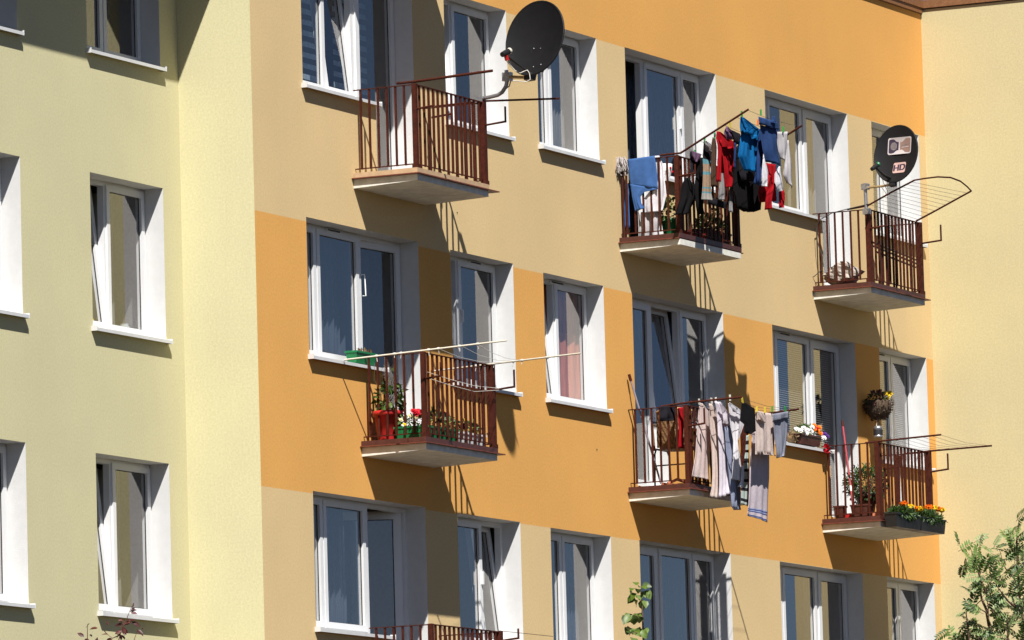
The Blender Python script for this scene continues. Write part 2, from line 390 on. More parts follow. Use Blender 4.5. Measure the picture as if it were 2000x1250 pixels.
def mid_col(r):
    h, s, f = HD[r], SL[r], FL[r]
    # first column: wide window with a balcony door on its right
    a2 = 'tilt' if r == 'A' else 'shut'
    split = 2.03 if r == 'A' else 1.72
    w = window(mid, 1.12, 2.70, s, h[0], 0, [(1.12, split, 'shut'), (split, 2.70, a2)], siderev=(1, 0), silltrim=(.03, .07),
               label={'A': 'three part window with a tilted leaf and striped blind', 'B': 'window with a green planter on its sill', 'C': 'window beside an inward opened balcony door'}[r])
    d = door(mid, 2.70, 3.66, f, h[0], 0, {'A': 'shut', 'B': ('R', 5), 'C': ('R', 58)}[r])
    under_reveal(d, 2.76, f, s, 0)
    if r == 'A':
        stripes(w, 1.25, 2.6, s+.1, h[0]-.1, FY+.30); stripes(d, 2.82, 3.6, f+.1, h[0]-.1, FY+.30)
    if r == 'B':
        vent(w, 1.95, 2.25, h[0]-.012, 0)
        hb = MB(); p0, p1 = PY(712, 536, .18), PY(715, 578, .17); hb.tube([p0+Vector((-.02, .03, 0)), p0, p1, p1+Vector((-.02, .03, 0))], .0075, 6); hb.build('handle', 'pvc', d)
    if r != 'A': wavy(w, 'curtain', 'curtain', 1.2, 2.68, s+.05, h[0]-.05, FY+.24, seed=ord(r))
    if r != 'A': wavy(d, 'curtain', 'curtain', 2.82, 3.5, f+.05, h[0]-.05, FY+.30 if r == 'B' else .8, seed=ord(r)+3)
    # kitchen window
    w = window(mid, 4.42, 5.945, s, h[1], 0, [(4.42, 5.41, 'shut', 'R'), (5.41, 5.945, 'tilt')] if r == 'C' else [(4.42, 5.0, 'tilt'), (5.0, 5.945, 'shut', 'L' if r == 'B' else None)],
               label={'A': 'kitchen window behind the dish bracket', 'B': 'kitchen window behind the drying poles', 'C': 'kitchen window with its right leaf tilted'}[r])
    if r == 'A': stripes(w, 5.05, 5.45, s+.05, h[1]-.1, FY+.3)
    if r == 'B': vent(w, 5.28, 5.55, h[1]-.012, 0)
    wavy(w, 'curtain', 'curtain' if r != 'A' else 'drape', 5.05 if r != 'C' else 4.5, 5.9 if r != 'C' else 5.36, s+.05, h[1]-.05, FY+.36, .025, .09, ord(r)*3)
    # single room window
    w = window(mid, 6.70, 8.245, s, h[2], 0, [(6.70, 7.40, 'tilt' if r == 'B' else 'shut'), (7.40, 8.245, 'shut')],
               label={'A': 'window half hidden by the large satellite dish', 'B': 'window with a salmon pink curtain', 'C': 'window with drawn pale curtain below the pink one'}[r])
    if r == 'B':
        vent(w, 7.30, 7.62, h[2]-.012, 0)
        wavy(w, 'curtain', 'pinkdrape', 7.35, 8.2, s+.04, s+.86, FY+.085, .012, .2, 5)
        wavy(w, 'curtain', 'pinkdrape', 7.35, 8.2, s+.86, h[2]-.05, FY+.12, .02, .1, 6)
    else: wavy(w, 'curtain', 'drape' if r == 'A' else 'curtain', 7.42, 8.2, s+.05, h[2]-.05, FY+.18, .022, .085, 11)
    # mirrored group: balcony door on the left, window on the right
    d = door(mid, 9.0, 9.93, f, h[3], 0, {'A': 'none', 'B': 'shut', 'C': 'shut'}[r], label='dark open balcony door' if r == 'A' else None, siderev=(1, 0))
    under_reveal(d, 9.90, f, s, 0, False); under_reveal(d, 9.0, f, h[3], 0)
    sp = {'A': 10.94, 'B': 10.72, 'C': 10.86}[r]
    w = window(mid, 9.93, 11.49, s, h[3], 0, [(9.93, sp, 'tilt' if r == 'B' else 'shut', 'R' if r == 'A' else None), (sp, 11.49, 'shut')], siderev=(0, 1), silltrim=(-.0, .012),
               label={'A': 'window behind the red rod and laundry', 'B': 'window with a tilted leaf in the shade of the balcony above', 'C': 'window crossed by the balcony shadow'}[r])
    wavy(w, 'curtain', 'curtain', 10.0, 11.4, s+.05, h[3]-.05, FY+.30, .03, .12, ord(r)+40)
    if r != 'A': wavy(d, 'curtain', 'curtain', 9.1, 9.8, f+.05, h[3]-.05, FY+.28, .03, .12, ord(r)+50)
    # window and door right of it
    w = window(mid, 12.90, 14.46, s, h[4], 0, [(12.90, 13.42, 'shut'), (13.42, 14.46, 'shut')], siderev=(1, 0), silltrim=(.03, .05),
               label={'A': 'window with white frame right of the hanging laundry', 'B': 'window with slatted blind and a flower box on its sill', 'C': 'window with plain yellowish panes'}[r])
    d = door(mid, 14.46, 15.37, f, h[4], 0)
    under_reveal(d, 14.50, f, s, 0)
    if r == 'B':
        vent(w, 13.55, 13.85, h[4]-.012, 0)
        slats(w, 13.0, 14.42, s+.06, h[4]-.08, FY+.10); slats(d, 14.56, 15.27, f+.1, h[4]-.1, FY+.10)
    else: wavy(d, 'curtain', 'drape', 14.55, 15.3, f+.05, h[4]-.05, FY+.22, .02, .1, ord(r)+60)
    # last window before the corner
    w = window(mid, 16.12, 17.62, s, h[5], 0, [(16.12, 16.95, 'shut'), (16.95, 17.62, 'shut')],
               label={'A': 'window behind the small satellite dish', 'B': 'window beside the hanging flower basket', 'C': 'window in the corner below the marigolds'}[r])
    if r == 'B': vent(w, 16.5, 16.75, h[5]-.012, 0)
    if r != 'C': slats(w, 16.2, 17.55, s+.06, h[5]-.08, FY+.10, .024, .02)
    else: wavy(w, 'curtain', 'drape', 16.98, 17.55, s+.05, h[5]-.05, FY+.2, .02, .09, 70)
for r in 'ABC': mid_col(r)

# ---- the pale yellow wing on the left, set back
wing = empty('apartment_building', (-6, .84, 0), 'pale yellow set back wing with plain white windows', 'building')
YW = .84; wh = []
WR = {'A': (12.06, 13.62), 'B': (9.29, 10.845), 'C': (6.475, 8.056)}
for r in 'ABC':
    for a, b in ((-4.78, -3.245), (-1.87, -.375)): wh.append((a, b, *WR[r]))
wl = MB(); wall_grid(wl, -14, 0, 0, 13.95, YW, wh, [(99, 0)]); wl.build('facade_wall', 'yellow', wing)
for r in 'ABC':
    z0, z1 = WR[r]
    for k, (a, b) in enumerate(((-4.78, -3.245), (-1.87, -.375))):
        md = 'tilt' if (k == 1 and r != 'A') else 'shut'
        sp = a+.68 if r != 'A' else a+.70
        w = window(wing, a, b, z0, z1, YW, [(a, sp, md), (sp, b, 'shut')], silltrim=(.03, .012))
        if k: w['label'] = {'A': 'window in the deep shadow under the eaves', 'B': 'window with a glass jar behind the pane', 'C': 'window with its left leaf tilted near the dark red twigs'}[r]
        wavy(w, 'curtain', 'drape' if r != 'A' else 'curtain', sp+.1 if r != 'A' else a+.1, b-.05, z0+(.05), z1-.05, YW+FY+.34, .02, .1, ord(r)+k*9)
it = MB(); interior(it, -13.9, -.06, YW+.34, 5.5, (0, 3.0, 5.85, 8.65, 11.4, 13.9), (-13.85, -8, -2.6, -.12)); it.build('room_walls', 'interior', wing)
rf = MB(); rf.box(-14, -.003, .0, 12, 13.955, 14.15); rf.build('roof', 'roof', wing)
rf = MB(); rf.box(-14, -.003, -.0, .838, 13.745, 13.952); rf.build('eaves', 'slab', wing)
# ---- the plain cream house on the right, standing forward
right = empty('apartment_building', (24, -.9, 0), 'plain pale cream side wall in the right corner', 'building')
wl = MB(); x1 = 30
YR = -1.5
wl.quad((L, 12, 0), (L, YR, 0), (L, YR, 14.985), (L, 12, 14.985))
wl.quad((L, YR, 0), (x1, YR, 0), (x1, YR, 14.93), (L, YR, 14.93)); wl.quad((x1, YR, 0), (x1, 12, 0), (x1, 12, 14.93), (x1, YR, 14.93))
wl.build('facade_wall', 'pale', right)
rf = MB(); rf.box(L, x1, YR, 12, 14.985, 15.05); rf.build('roof', 'roof', right)
rf = MB(); rf.box(L-.03, L-.001, YR-.02, -.0, 15.0, 15.10); rf.build('roof_flashing', 'flash', right)

# ------------------------------------------------------------------ balconies
DEP, WID = .745, 1.66
RAILH = 1.035
def balcony(x0, zb, label, tile='browntile', front_over=.035, tipright=.10, wid=WID):
    b = MB(); x1 = x0+wid
    b.hexa([(x0, -DEP, zb+.028), (x1, -DEP, zb+.028), (x1, -.001, zb), (x0, -.001, zb), (x0, -DEP, zb+.092), (x1, -DEP, zb+.092), (x1, -.001, zb+.092), (x0, -.001, zb+.092)])
    o = b.build('balcony', 'slab', mid); o['label'] = label
    t = MB(); lo = .042
    t.box(x0-lo, x1+tipright, -DEP-front_over, -.002, zb+.093, zb+.104); t.build('drip_edge', 'rust', o)
    t = MB(); t.box(x0-.012, x1+.012, -DEP-.006, -.002, zb+.105, zb+.158); t.build('floor_edge', tile, o)
    rl = MB(); s = .0105; xa, xb, yf = x0+.05, x1-.005, -DEP+.035
    zt, zl, zf = zb+RAILH, zb+.205, zb+.158
    n = 14
    for k in range(1, n+1):                         # front bars, every second one reaches the floor
        x = xa+(xb-xa)*k/(n+1); rl.box(x-s, x+s, yf-s, yf+s, zf if k % 2 else zl-.01, zt-.004)
    for X in (xa, xb):
        for k in range(1, 7):
            y = yf+.02+(-.06-yf)*k/6.4; rl.box(X-.008, X+.008, y-s, y+s, zl-.008, zt-.004)
        rl.box(X-.014, X+.014, yf, -.003, zt-.008, zt+.002); rl.box(X-.006, X+.006, yf, -.003, zl-.006, zl+.006)
    rl.box(xa, xb, yf-.014, yf+.014, zt-.006, zt+.004); rl.box(xa, xb, yf-.006, yf+.006, zl-.006, zl+.006)
    rl.build('railing', 'rail', o)
    for X, w in ((xa, .024), (xb, .034)):
        p = MB(); p.box(X-w, X+w, yf-.024, yf+.024, zf, zt+.006); p.box(X-w-.012, X+w+.012, yf-.03, yf+.03, zf, zf+.045); p.build('corner_post', 'rail', o)
    o['_k'] = (xa, xb, yf, zt)
    return o
def rod(b, pts, r=.011, mt='rail', name='drying_rod', n=6):
    t = MB(); t.tube(pts, r, n); return t.build(name, mt, b)
def L_bracket(b, X, y0, z, out=.27, rise=.17, drop=.02):
    t = MB(); t.tube([(X, y0, z), (X, y0-out, z+drop), ], .011, 6); t.tube([(X, y0-out, z+drop-.01), (X, y0-out, z+drop+rise)], .011, 6); t.build('line_bracket', 'rail', b)

b1 = balcony(2.20, 11.05, 'balcony with beige tile edge carrying the large satellite dish', 'tile', tipright=.2)
b2 = balcony(2.235, 8.26, 'balcony with ivory drying poles and many flower boxes', tipright=.13)
b3 = balcony(8.715, 11.035, 'balcony with blue and red laundry on upswept rods', front_over=-.004, tipright=.08)
b4 = balcony(8.76, 8.228, 'balcony with a wicker chair and pale laundry')
b5 = balcony(14.165, 11.005, 'balcony with wire drying frame and the small satellite dish', tipright=.11)
b6 = balcony(14.205, 8.218, 'balcony with marigold boxes outside its front rail')
b7 = balcony(2.25, 5.455, 'balcony of which only the top of the railing shows')
cn = MB(); cn.hexa([(2.2, -.745, 13.87), (3.86, -.745, 13.87), (3.86, -.001, 13.84), (2.2, -.001, 13.84), (2.2, -.745, 13.94), (3.86, -.745, 13.94), (3.86, -.001, 13.94), (2.2, -.001, 13.94)]); cn.build('canopy', 'slab', mid)
# first balcony: two rods along the sides, brackets
rod(b1, [PX(775, 163, 2.25), PX(805, 160, 2.25), PX(962, 138, 2.25)], .0145)
rod(b1, [PX(850, 208, 3.855), PX(940, 197.5, 3.855), PX(1092, 192.5, 3.855)])
L_bracket(b1, 3.855, -.71, PX(946, 245, 3.855).z, .26, .16)
L_bracket(b1, 2.25, -.71, PX(814, 213, 2.25).z, .22, .14)
L_bracket(b1, 3.70, -.18, PX(880, 226, 3.7).z, .24, .17)
# second
L_bracket(b2, 3.89, -.71, PX(966, 762, 3.89).z, .26, .18)
L_bracket(b2, 2.285, -.71, PX(830, 740, 2.285).z, .2, .14)
L_bracket(b2, 3.74, -.18, PX(892, 747, 3.74).z, .24, .16)
# third: upswept rods and lines
r3a = [PX(1290, 303, 8.765), PX(1329, 299, 8.765), PX(1462, 213.5, 8.765)]
r3b = [PX(1400, 335, 10.37), PX(1432, 330, 10.37), PX(1566, 245.5, 10.37)]
rod(b3, r3a, .012); rod(b3, r3b, .012)
def lerp(a, b, t): return a+(b-a)*t
L3 = []
cl = MB()
for t in (.10, .28, .46, .64, .82, .985):
    a, c = lerp(r3a[1], r3a[2], t), lerp(r3b[1], r3b[2], t); L3.append((a, c))
    mdp = lerp(a, c, .5)-Vector((0, 0, .025)); cl.tube([a, lerp(a, mdp, .5)-Vector((0, 0, .005)), mdp, lerp(mdp, c, .5)-Vector((0, 0, .005)), c], .0022, 4)
cl.build('clothes_line', 'wire', b3)
L_bracket(b3, 8.765, -.71, PX(1330, 344, 8.765).z, .22, .1)
# fourth: nearly level rods
r4a = [PX(1290, 794, 8.81), PX(1345, 786, 8.81), PX(1449, 775.5, 8.81)]
r4b = [PX(1452, 816, 10.41), PX(1470, 812, 10.41), PX(1560, 799, 10.41)]
rod(b4, r4a, .012); rod(b4, r4b, .012)
L4 = []; cl = MB()
for t in (.08, .30, .52, .74, .93):
    a, c = lerp(r4a[1], r4a[2], t), lerp(r4b[1], r4b[2], t); L4.append((a, c))
    mdp = lerp(a, c, .5)-Vector((0, 0, .03)); cl.tube([a, mdp, c], .0022, 4)
cl.build('clothes_line', 'wire', b4)
L_bracket(b4, 8.81, -.71, PX(1352, 832, 8.81).z, .22, .17)
L_bracket(b4, 9.9, -.71, PX(1378, 838, 9.9).z, .2, .15)
# fifth: wire frame tilted up
fa = [PX(1655, 409, 14.21), PX(1694, 402, 14.21), PX(1742, 375, 14.21), PX(1786, 352, 14.21)]
fb = [PX(1789, 432, 15.81), PX(1830, 410, 15.81), PX(1897, 373, 15.81)]
topa, topb = fa[-1], fb[-1]
arc = [topa] + [topa.lerp(topb, t)+Vector((0, -.10*math.sin(math.pi*t), .09*math.sin(math.pi*t))) for t in (.12, .3, .5, .7, .88)] + [topb]
rod(b5, fa, .011); rod(b5, fb, .011); rod(b5, arc, .010)
cl = MB()
for k in range(10):
    t = .05+k*.098; a = fa[1].lerp(fa[3], t); c = fb[0].lerp(fb[2], t); cl.tube([a, c], .0022, 4)
cl.build('clothes_line', 'wire', b5)
L_bracket(b5, 15.815, -.71, PX(1798, 476, 15.815).z, .28, .19)
L_bracket(b5, 14.215, -.71, PX(1694, 447, 14.215).z, .24, .12)
# sixth
sa = [PX(1690, 865, 14.255), PX(1715, 862, 14.255), PX(1838, 849, 14.255)]
sb = [PX(1770, 886, 15.855), PX(1815, 881, 15.855), PX(1937, 870.5, 15.855)]
rod(b6, sa, .011); rod(b6, sb, .011); cl = MB()
for k in range(7):
    t = .1+k*.148; cl.tube([sa[1].lerp(sa[2], t), (sa[1].lerp(sa[2], t)+sb[1].lerp(sb[2], t))/2-Vector((0, 0, .03)), sb[1].lerp(sb[2], t)], .002, 4)
cl.build('clothes_line', 'wire', b6)
L_bracket(b6, 15.855, -.71, PX(1816, 922, 15.855).z, .25, .19)
L_bracket(b6, 15.6, -.2, PX(1762, 914, 15.6).z, .24, .13)
# a line from the lowest balcony
rod(b7, [PY(975, 1232, -.72), PY(1080, 1243, -.72)], .003, 'wire', 'clothes_line')
L_bracket(b7, 3.86, -.71, PX(980, 1252, 3.86).z, .24, .1)
# ------------------------------------------------------------------ satellite dishes
def text_mesh(body, size):
    cu = bpy.data.curves.new('t', 'FONT'); cu.body = body; cu.size = size; cu.align_x = 'CENTER'; cu.align_y = 'CENTER'
    o = bpy.data.objects.new('t', cu); col.objects.link(o); bpy.context.view_layer.update()
    me = o.to_mesh(); vs = [tuple(v.co) for v in me.vertices]; fs = [tuple(p.vertices) for p in me.polygons]
    o.to_mesh_clear(); bpy.data.objects.remove(o); bpy.data.curves.remove(cu)
    return vs, fs
def rrect(w, h, r, n=5):
    pts = []
    for cx, cy, a0 in ((w/2-r, h/2-r, 0), (-w/2+r, h/2-r, 90), (-w/2+r, -h/2+r, 180), (w/2-r, -h/2+r, 270)):
        for k in range(n+1):
            a = R(a0+90*k/n); pts.append((cx+r*math.cos(a), cy+r*math.sin(a)))
    return pts
def dish(root, C, nrm, roll, a, b, depth):
    n = Vector(nrm).normalized(); upv = Vector((0, 0, 1)); upv = (upv-n*upv.dot(n)).normalized(); sd = upv.cross(n)
    ca, sa_ = math.cos(R(roll)), math.sin(R(roll)); upv, sd = upv*ca+sd*sa_, sd*ca-upv*sa_
    def S(u, v, lift=0):                               # u, v in metres on the dish face
        q = (u/a)**2+(v/b)**2; return C + sd*u + upv*v + n*(depth*(q-1)+lift)
    NR, NT = 9, 44; mb = MB()
    for lift, flip in ((.0, 0), (-.012, 1)):
        vs = [S(0, 0, lift)]; fs = []
        for i in range(1, NR+1):
            for k in range(NT):
                t = 6.2832*k/NT; q = i/NR; vs.append(S(a*q*math.cos(t), b*q*math.sin(t), lift))
        for k in range(NT): fs.append((0, 1+k, 1+(k+1) % NT))
        for i in range(NR-1):
            for k in range(NT):
                p = 1+i*NT; fs.append((p+k, p+NT+k, p+NT+(k+1) % NT, p+(k+1) % NT))
        if flip: fs = [f[::-1] for f in fs]
        mb.add(vs, fs, 0, True)
    rim = [S(a*math.cos(6.2832*k/NT), b*math.sin(6.2832*k/NT), -.008) for k in range(NT+1)]
    mb.tube(rim, .011, 6, 0)
    mb.build('reflector', 'dish', root)
    return S, n, upv, sd
D1C = PX(1044, 74, 3.46)
d1 = empty('satellite_dish', PX(935, 194, 3.85), 'large plain dark satellite dish on a bent steel arm at the balcony corner', 'satellite dish', 'satellite dishes on the balconies')
S1, n1, up1, sd1 = dish(d1, D1C, (-.955, .20, .20), 0, .375, .405, .075)
mb = MB(); lnb = PD(988, 103, (D1C-CAMP).dot(fw)-.42)
ft = S1(-.02, -.39, .0); mb.tube([ft, lnb+Vector((0, 0, -.03))], .012, 6); mb.tube([S1(.05, -.40, -.03), ft], .014, 6); mb.build('feed_arm', 'black', d1)
mb = MB(); lx = (D1C-lnb).normalized()
mb.tube([lnb-lx*.07, lnb-lx*.01, lnb+lx*.05], [.028, .032, .030], 10, 0); mb.tube([lnb+lx*.05, lnb+lx*.075], [.026, .034], 10, 2)
mb.tube([lnb-Vector((0, 0, .028)), lnb-Vector((0, 0, .085))+lx*.02], .024, 8, 1)
mb.build('receiver_head', ['black', 'redplastic', 'ivory'], d1)
mb = MB()
for u, v in ((.04, -.10), (-.05, -.09), (.10, -.30), (.0, -.31)): mb.blob(S1(u, v, .003), .007, .007, .007)
mb.build('bolts', 'zinc', d1)
mb = MB(); back = S1(-.06, -.37, -.05); mast = PX(991, 150, 3.85)
mb.tube([PX(926, 195, 3.85), PX(955, 190, 3.85), PX(972, 186, 3.85), PX(981, 180, 3.85), PX(988, 169, 3.85), PX(990.5, 158, 3.85), PX(989, 137, 3.85)], .021, 10)
mb.build('mast', 'zinc', d1)
mb = MB(); mb.tube([mast, PX(1030, 151.5, 3.72), PX(1045, 149, 3.62), back-n1*.03], .017, 8); mb.build('tilt_arm', 'brass', d1)
mb = MB(); mb.obox(PX(936, 195, 3.86), (1, 0, 0), (0, 1, 0), (0, 0, 1), .03, .05, .03); mb.build('clamp', 'zinc', d1)
mb = MB(); mb.obox(mast, (1, 0, 0), (0, 1, 0), (0, 0, 1), .03, .05, .045)
for dz in (-.03, .03): mb.tube([mast+Vector((-.05, -.02, dz)), mast+Vector((.05, -.02, dz))], .006, 6)
mb.tube([mast+Vector((0, -.04, -.04)), mast+Vector((0, -.02, -.10)), mast+Vector((0, .03, -.13))], .007, 6)
mb.build('clamp', 'zinc', d1)
mb = MB(); mb.obox(back, n1, up1, sd1, .035, .07, .05); mb.obox(back-up1*.03-n1*.01, n1, up1, sd1, .05, .025, .035); mb.build('back_bracket', 'black', d1)
mb = MB(); cD = (D1C-CAMP).dot(fw)-.2
mb.tube([lnb-Vector((0, 0, .08)), PD(996, 127, cD), PD(1006, 138, cD), PD(1016, 143, cD), PD(1024, 139, cD), PD(1030, 137, cD), PD(1034, 143, cD), PD(1036, 155, cD), PD(1028, 160, cD), PD(1010, 158, cD), PD(998, 158, cD)], .0055, 6)
mb.build('cable', 'cord', d1)

D2C = PX(1749.5, 300, 14.22)
d2 = empty('satellite_dish', PX(1690, 405, 14.22), 'small dark satellite dish with two stickers and the letters HD', 'satellite dish', 'satellite dishes on the balconies')
S2, n2, up2, sd2 = dish(d2, D2C, (-.965, .12, .20), 0, .292, .352, .05)
def sticker(pts, m, lift): return [S2(u, v, lift) for u, v in pts], m
def stick(mb, w, h, r, u0, v0, rot, m, lift):
    c, s_ = math.cos(R(rot)), math.sin(R(rot))
    rr = rrect(w, h, r); n = len(rr); P = [S2(u0, v0, lift)]; F = []
    for q in (.25, .5, .75, 1): P += [S2(u0+(x*c-y*s_)*q, v0+(x*s_+y*c)*q, lift) for x, y in rr]
    for k in range(n):
        F.append((0, 1+k, 1+(k+1) % n))
        for i in range(3): F.append((1+i*n+k, 1+(i+1)*n+k, 1+(i+1)*n+(k+1) % n, 1+i*n+(k+1) % n))
    mb.add(P, F, m)
mat['stwhite'] = M('sticker white', (.50, .45, .45), .5, .02); mat['stdark'] = M('sticker dark violet', (.035, .025, .05), .5, .05)
mat['stbrown'] = M('sticker brown', (.26, .165, .135), .5, .05); mat['stgrey'] = M('sticker grey', (.20, .17, .17), .5, .05); mat['stpink'] = M('sticker pink', (.52, .34, .30), .5, .03)
mb = MB(); U = -1       # the picture's right is the dish's own left or right depending on its facing
sgn = 1 if sd2.dot(rt) > 0 else -1
def st(w, h, r, u, v, m, lift): stick(mb, w, h, r, u*sgn, v, -1.5*sgn, m, lift)
st(.325, .205, .025, .03, .105, 0, .004)
st(.130, .170, .022, -.055, .107, 1, .006)
st(.150, .170, .018, .105, .103, 2, .006)
st(.082, .096, .04, -.055, .107, 3, .008)
for i in range(4):
    for j in range(4): st(.007, .008, .003, -.055+(i-1.5)*.016, .107+(j-1.5)*.018, 1, .0095)
for k, (u, w) in enumerate(((.062, .026), (.092, .024), (.122, .03), (.152, .022))): st(w, .012, .003, u, .112+.002*k, 3, .008)
for u, w in ((.075, .045), (.13, .05)): st(w, .008, .002, u, .085, 0, .008)
mb.build('sticker', ['stwhite', 'stdark', 'stbrown', 'stgrey'], d2)
mb = MB(); st(.175, .135, .022, .045, -.17, 0, .004)
tv, tf = text_mesh('HD', .115)
mb.add([S2(sgn*(.045+x*1.0), -.172+y+.03*x, .007) for x, y, z in tv], tf, 1)
for dx in (.006, -.006, .003, -.003): mb.add([S2(sgn*(.045+x*1.0+dx), -.172+y+.03*x, .0068) for x, y, z in tv], tf, 1)
mb.build('sticker', ['stpink', 'stdark'], d2)
mb = MB(); cD2 = (D2C-CAMP).dot(fw); l2 = PD(1709, 325, cD2-.32); f2 = PD(1741, 349, cD2-.03)
mb.tube([f2, PD(1726, 342, cD2-.14), PD(1714, 331, cD2-.29), l2], [.020, .018, .014, .014], 6); mb.build('feed_arm', 'black', d2)
mb = MB(); lx = (D2C-l2).normalized(); mb.tube([l2-lx*.07+Vector((0, 0, -.01)), l2+lx*.045], [.024, .028], 10, 0); mb.tube([l2+lx*.045, l2+lx*.068], [.022, .034], 10, 1); mb.build('receiver_head', ['black', 'greenplastic'], d2)
mb = MB(); mb.tube([PX(1692.5, 420, 14.215), PX(1689.5, 358, 14.215)], .021, 10); mb.build('mast', 'zinc', d2)
mb = MB(); bk2 = S2(-.03, -.34, -.03); mb.tube([PX(1690, 367, 14.215), PX(1724, 363.5, 14.215), PX(1745, 360, 14.22), bk2-n2*.02], .014, 8); mb.build('tilt_arm', 'brass', d2)
for q in (PX(1690, 365, 14.215), PX(1693, 413, 14.215)):
    mb = MB(); mb.obox(q, (1, 0, 0), (0, 1, 0), (0, 0, 1), .035, .042, .035)
    for dz in (-.024, .024): mb.tube([q+Vector((-.045, -.03, dz)), q+Vector((.045, -.03, dz))], .007, 6)
    mb.build('clamp', 'zinc', d2)
mb = MB(); mb.obox(bk2, n2, up2, sd2, .03, .055, .04); mb.build('back_bracket', 'black', d2)
mb = MB(); mb.tube([PD(1722, 345, cD2-.1), PD(1726, 358, cD2-.1), PD(1733, 372, cD2-.1), PD(1732, 380, cD2-.1), PD(1722, 366, cD2-.1)], .0035, 5); mb.build('cable', 'wire', d2)

# ------------------------------------------------------------------ laundry
def clothmat(name, c, var=.10, scale=18):
    mt, nt, b = nodes(name)
    f = noise(nt, scale, 4, .6); f2 = noise(nt, 160, 2)
    c1 = ramp(nt, f, .3, mul(c, 1-var), .7, mul(c, 1+var))
    c2 = mixc(nt, 1.0, c1, ramp(nt, f2, .35, (.92, .92, .92), .65, (1.04, 1.04, 1.04)), 'MULTIPLY')
    nt.links.new(c2, b.inputs['Base Color']); b.inputs['Roughness'].default_value = .95; b.inputs['Specular IOR Level'].default_value = .1
    t = N(nt, 'ShaderNodeBsdfTranslucent'); nt.links.new(c2, t.inputs[0])
    ms = N(nt, 'ShaderNodeMixShader'); ms.inputs[0].default_value = .12
    bump(nt, b, noise(nt, 55, 3, .6), .35, .006)
    nt.links.new(b.outputs[0], ms.inputs[1]); nt.links.new(t.outputs[0], ms.inputs[2]); nt.links.new(ms.outputs[0], nt.nodes['Material Output'].inputs[0])
    return mt
CL = dict(blue=(.055, .13, .33), cyan=(.006, .125, .34), navy=(.02, .045, .14), jeans=(.03, .065, .18), red=(.36, .007, .012), darkred=(.16, .008, .014), black=(.010, .009, .010),
          dark=(.022, .020, .026), brown=(.085, .048, .032), grey=(.28, .27, .27), lgrey=(.52, .49, .50), white=(.74, .72, .76), sand=(.40, .28, .19), sandgrey=(.45, .42, .38), teal=(.14, .33, .38),
          pinkish=(.66, .53, .50), lilac=(.66, .60, .66), bluewhite=(.34, .38, .58), beige=(.62, .50, .45), slate=(.24, .25, .31), violet=(.16, .09, .16), check=(.42, .50, .47), hem=(.045, .06, .20), lav=(.55, .48, .52), strap=(.72, .75, .83), bluegrey=(.30, .33, .45))
for k, c in CL.items(): mat['c_'+k] = clothmat(k+' cloth', c)

def patch(mb, rows, plane, m=0, amp=.018, freq=2.2, ph=0, nu=16, sub=4, mats=None, grow=.9, top=.0):
    """hanging cloth between a left and a right outline (photo points carried onto an upright plane), with folds"""
    fn = (lambda a, b: PY(a, b, plane[1])) if plane[0] == 'y' else (lambda a, b: PX(a, b, plane[1]))
    nv = Vector((0, 1, 0)) if plane[0] == 'y' else Vector((1, 0, 0))
    rr = []
    for i in range(len(rows)-1):
        for k in range(sub): t = k/sub; rr.append([rows[i][q]*(1-t)+rows[i+1][q]*t for q in range(4)])
    rr.append(list(rows[-1])[:4]); n = len(rr)-1; vs = []
    for j, q in enumerate(rr):
        v = j/n
        for i in range(nu+1):
            u = i/nu; p = fn(q[0]*(1-u)+q[2]*u, q[1]*(1-u)+q[3]*u)
            g = top+(1-top)*(.15+grow*v)
            w = .72*math.sin(u*freq*6.283+ph+.8*math.sin(2.3*v+ph))+.3*math.sin(u*freq*2.7*6.283+ph*2.1-1.1*v)+.35*math.sin(v*7+ph+u*3)
            vs.append(p+nv*(amp*g*w))
    fs = []; o = len(mb.v)
    for j in range(n):
        for i in range(nu):
            fs.append((j*(nu+1)+i, j*(nu+1)+i+1, (j+1)*(nu+1)+i+1, (j+1)*(nu+1)+i))
    mb.add(vs, fs, m, True)
    if mats:                                            # mats: [(v to which it reaches, material)]
        for j in range(n):
            mm = next((b for a, b in mats if (j+.5)/n < a), mats[-1][1])
            for i in range(nu): mb.m[len(mb.m)-n*nu+j*nu+i] = mm
def hang(name, label, cat, group, mats, patches, th=.004):
    mb = MB()
    for p in patches: patch(mb, *p[:2], **(p[2] if len(p) > 2 else {}))
    lo = min(v.z for v in mb.v); c = sum(mb.v, Vector())/len(mb.v); c.z = max(v.z for v in mb.v)
    o = mb.build(name, mats, None, c); solid(o, th); tag(o, label, cat, group); return o
def q2(x0, y0, s, pts): return [tuple((p[i]/s+(x0 if i % 2 == 0 else y0)) for i in range(4)) for p in pts]
G3, G4 = 'laundry drying on the upper balcony', 'laundry drying on the lower balcony'
Z3 = lambda pts: q2(1340, 200, 5.433, pts)
Z4 = lambda pts: q2(1340, 760, 4.63, pts)
def yof(L, i): return L[i][0].y
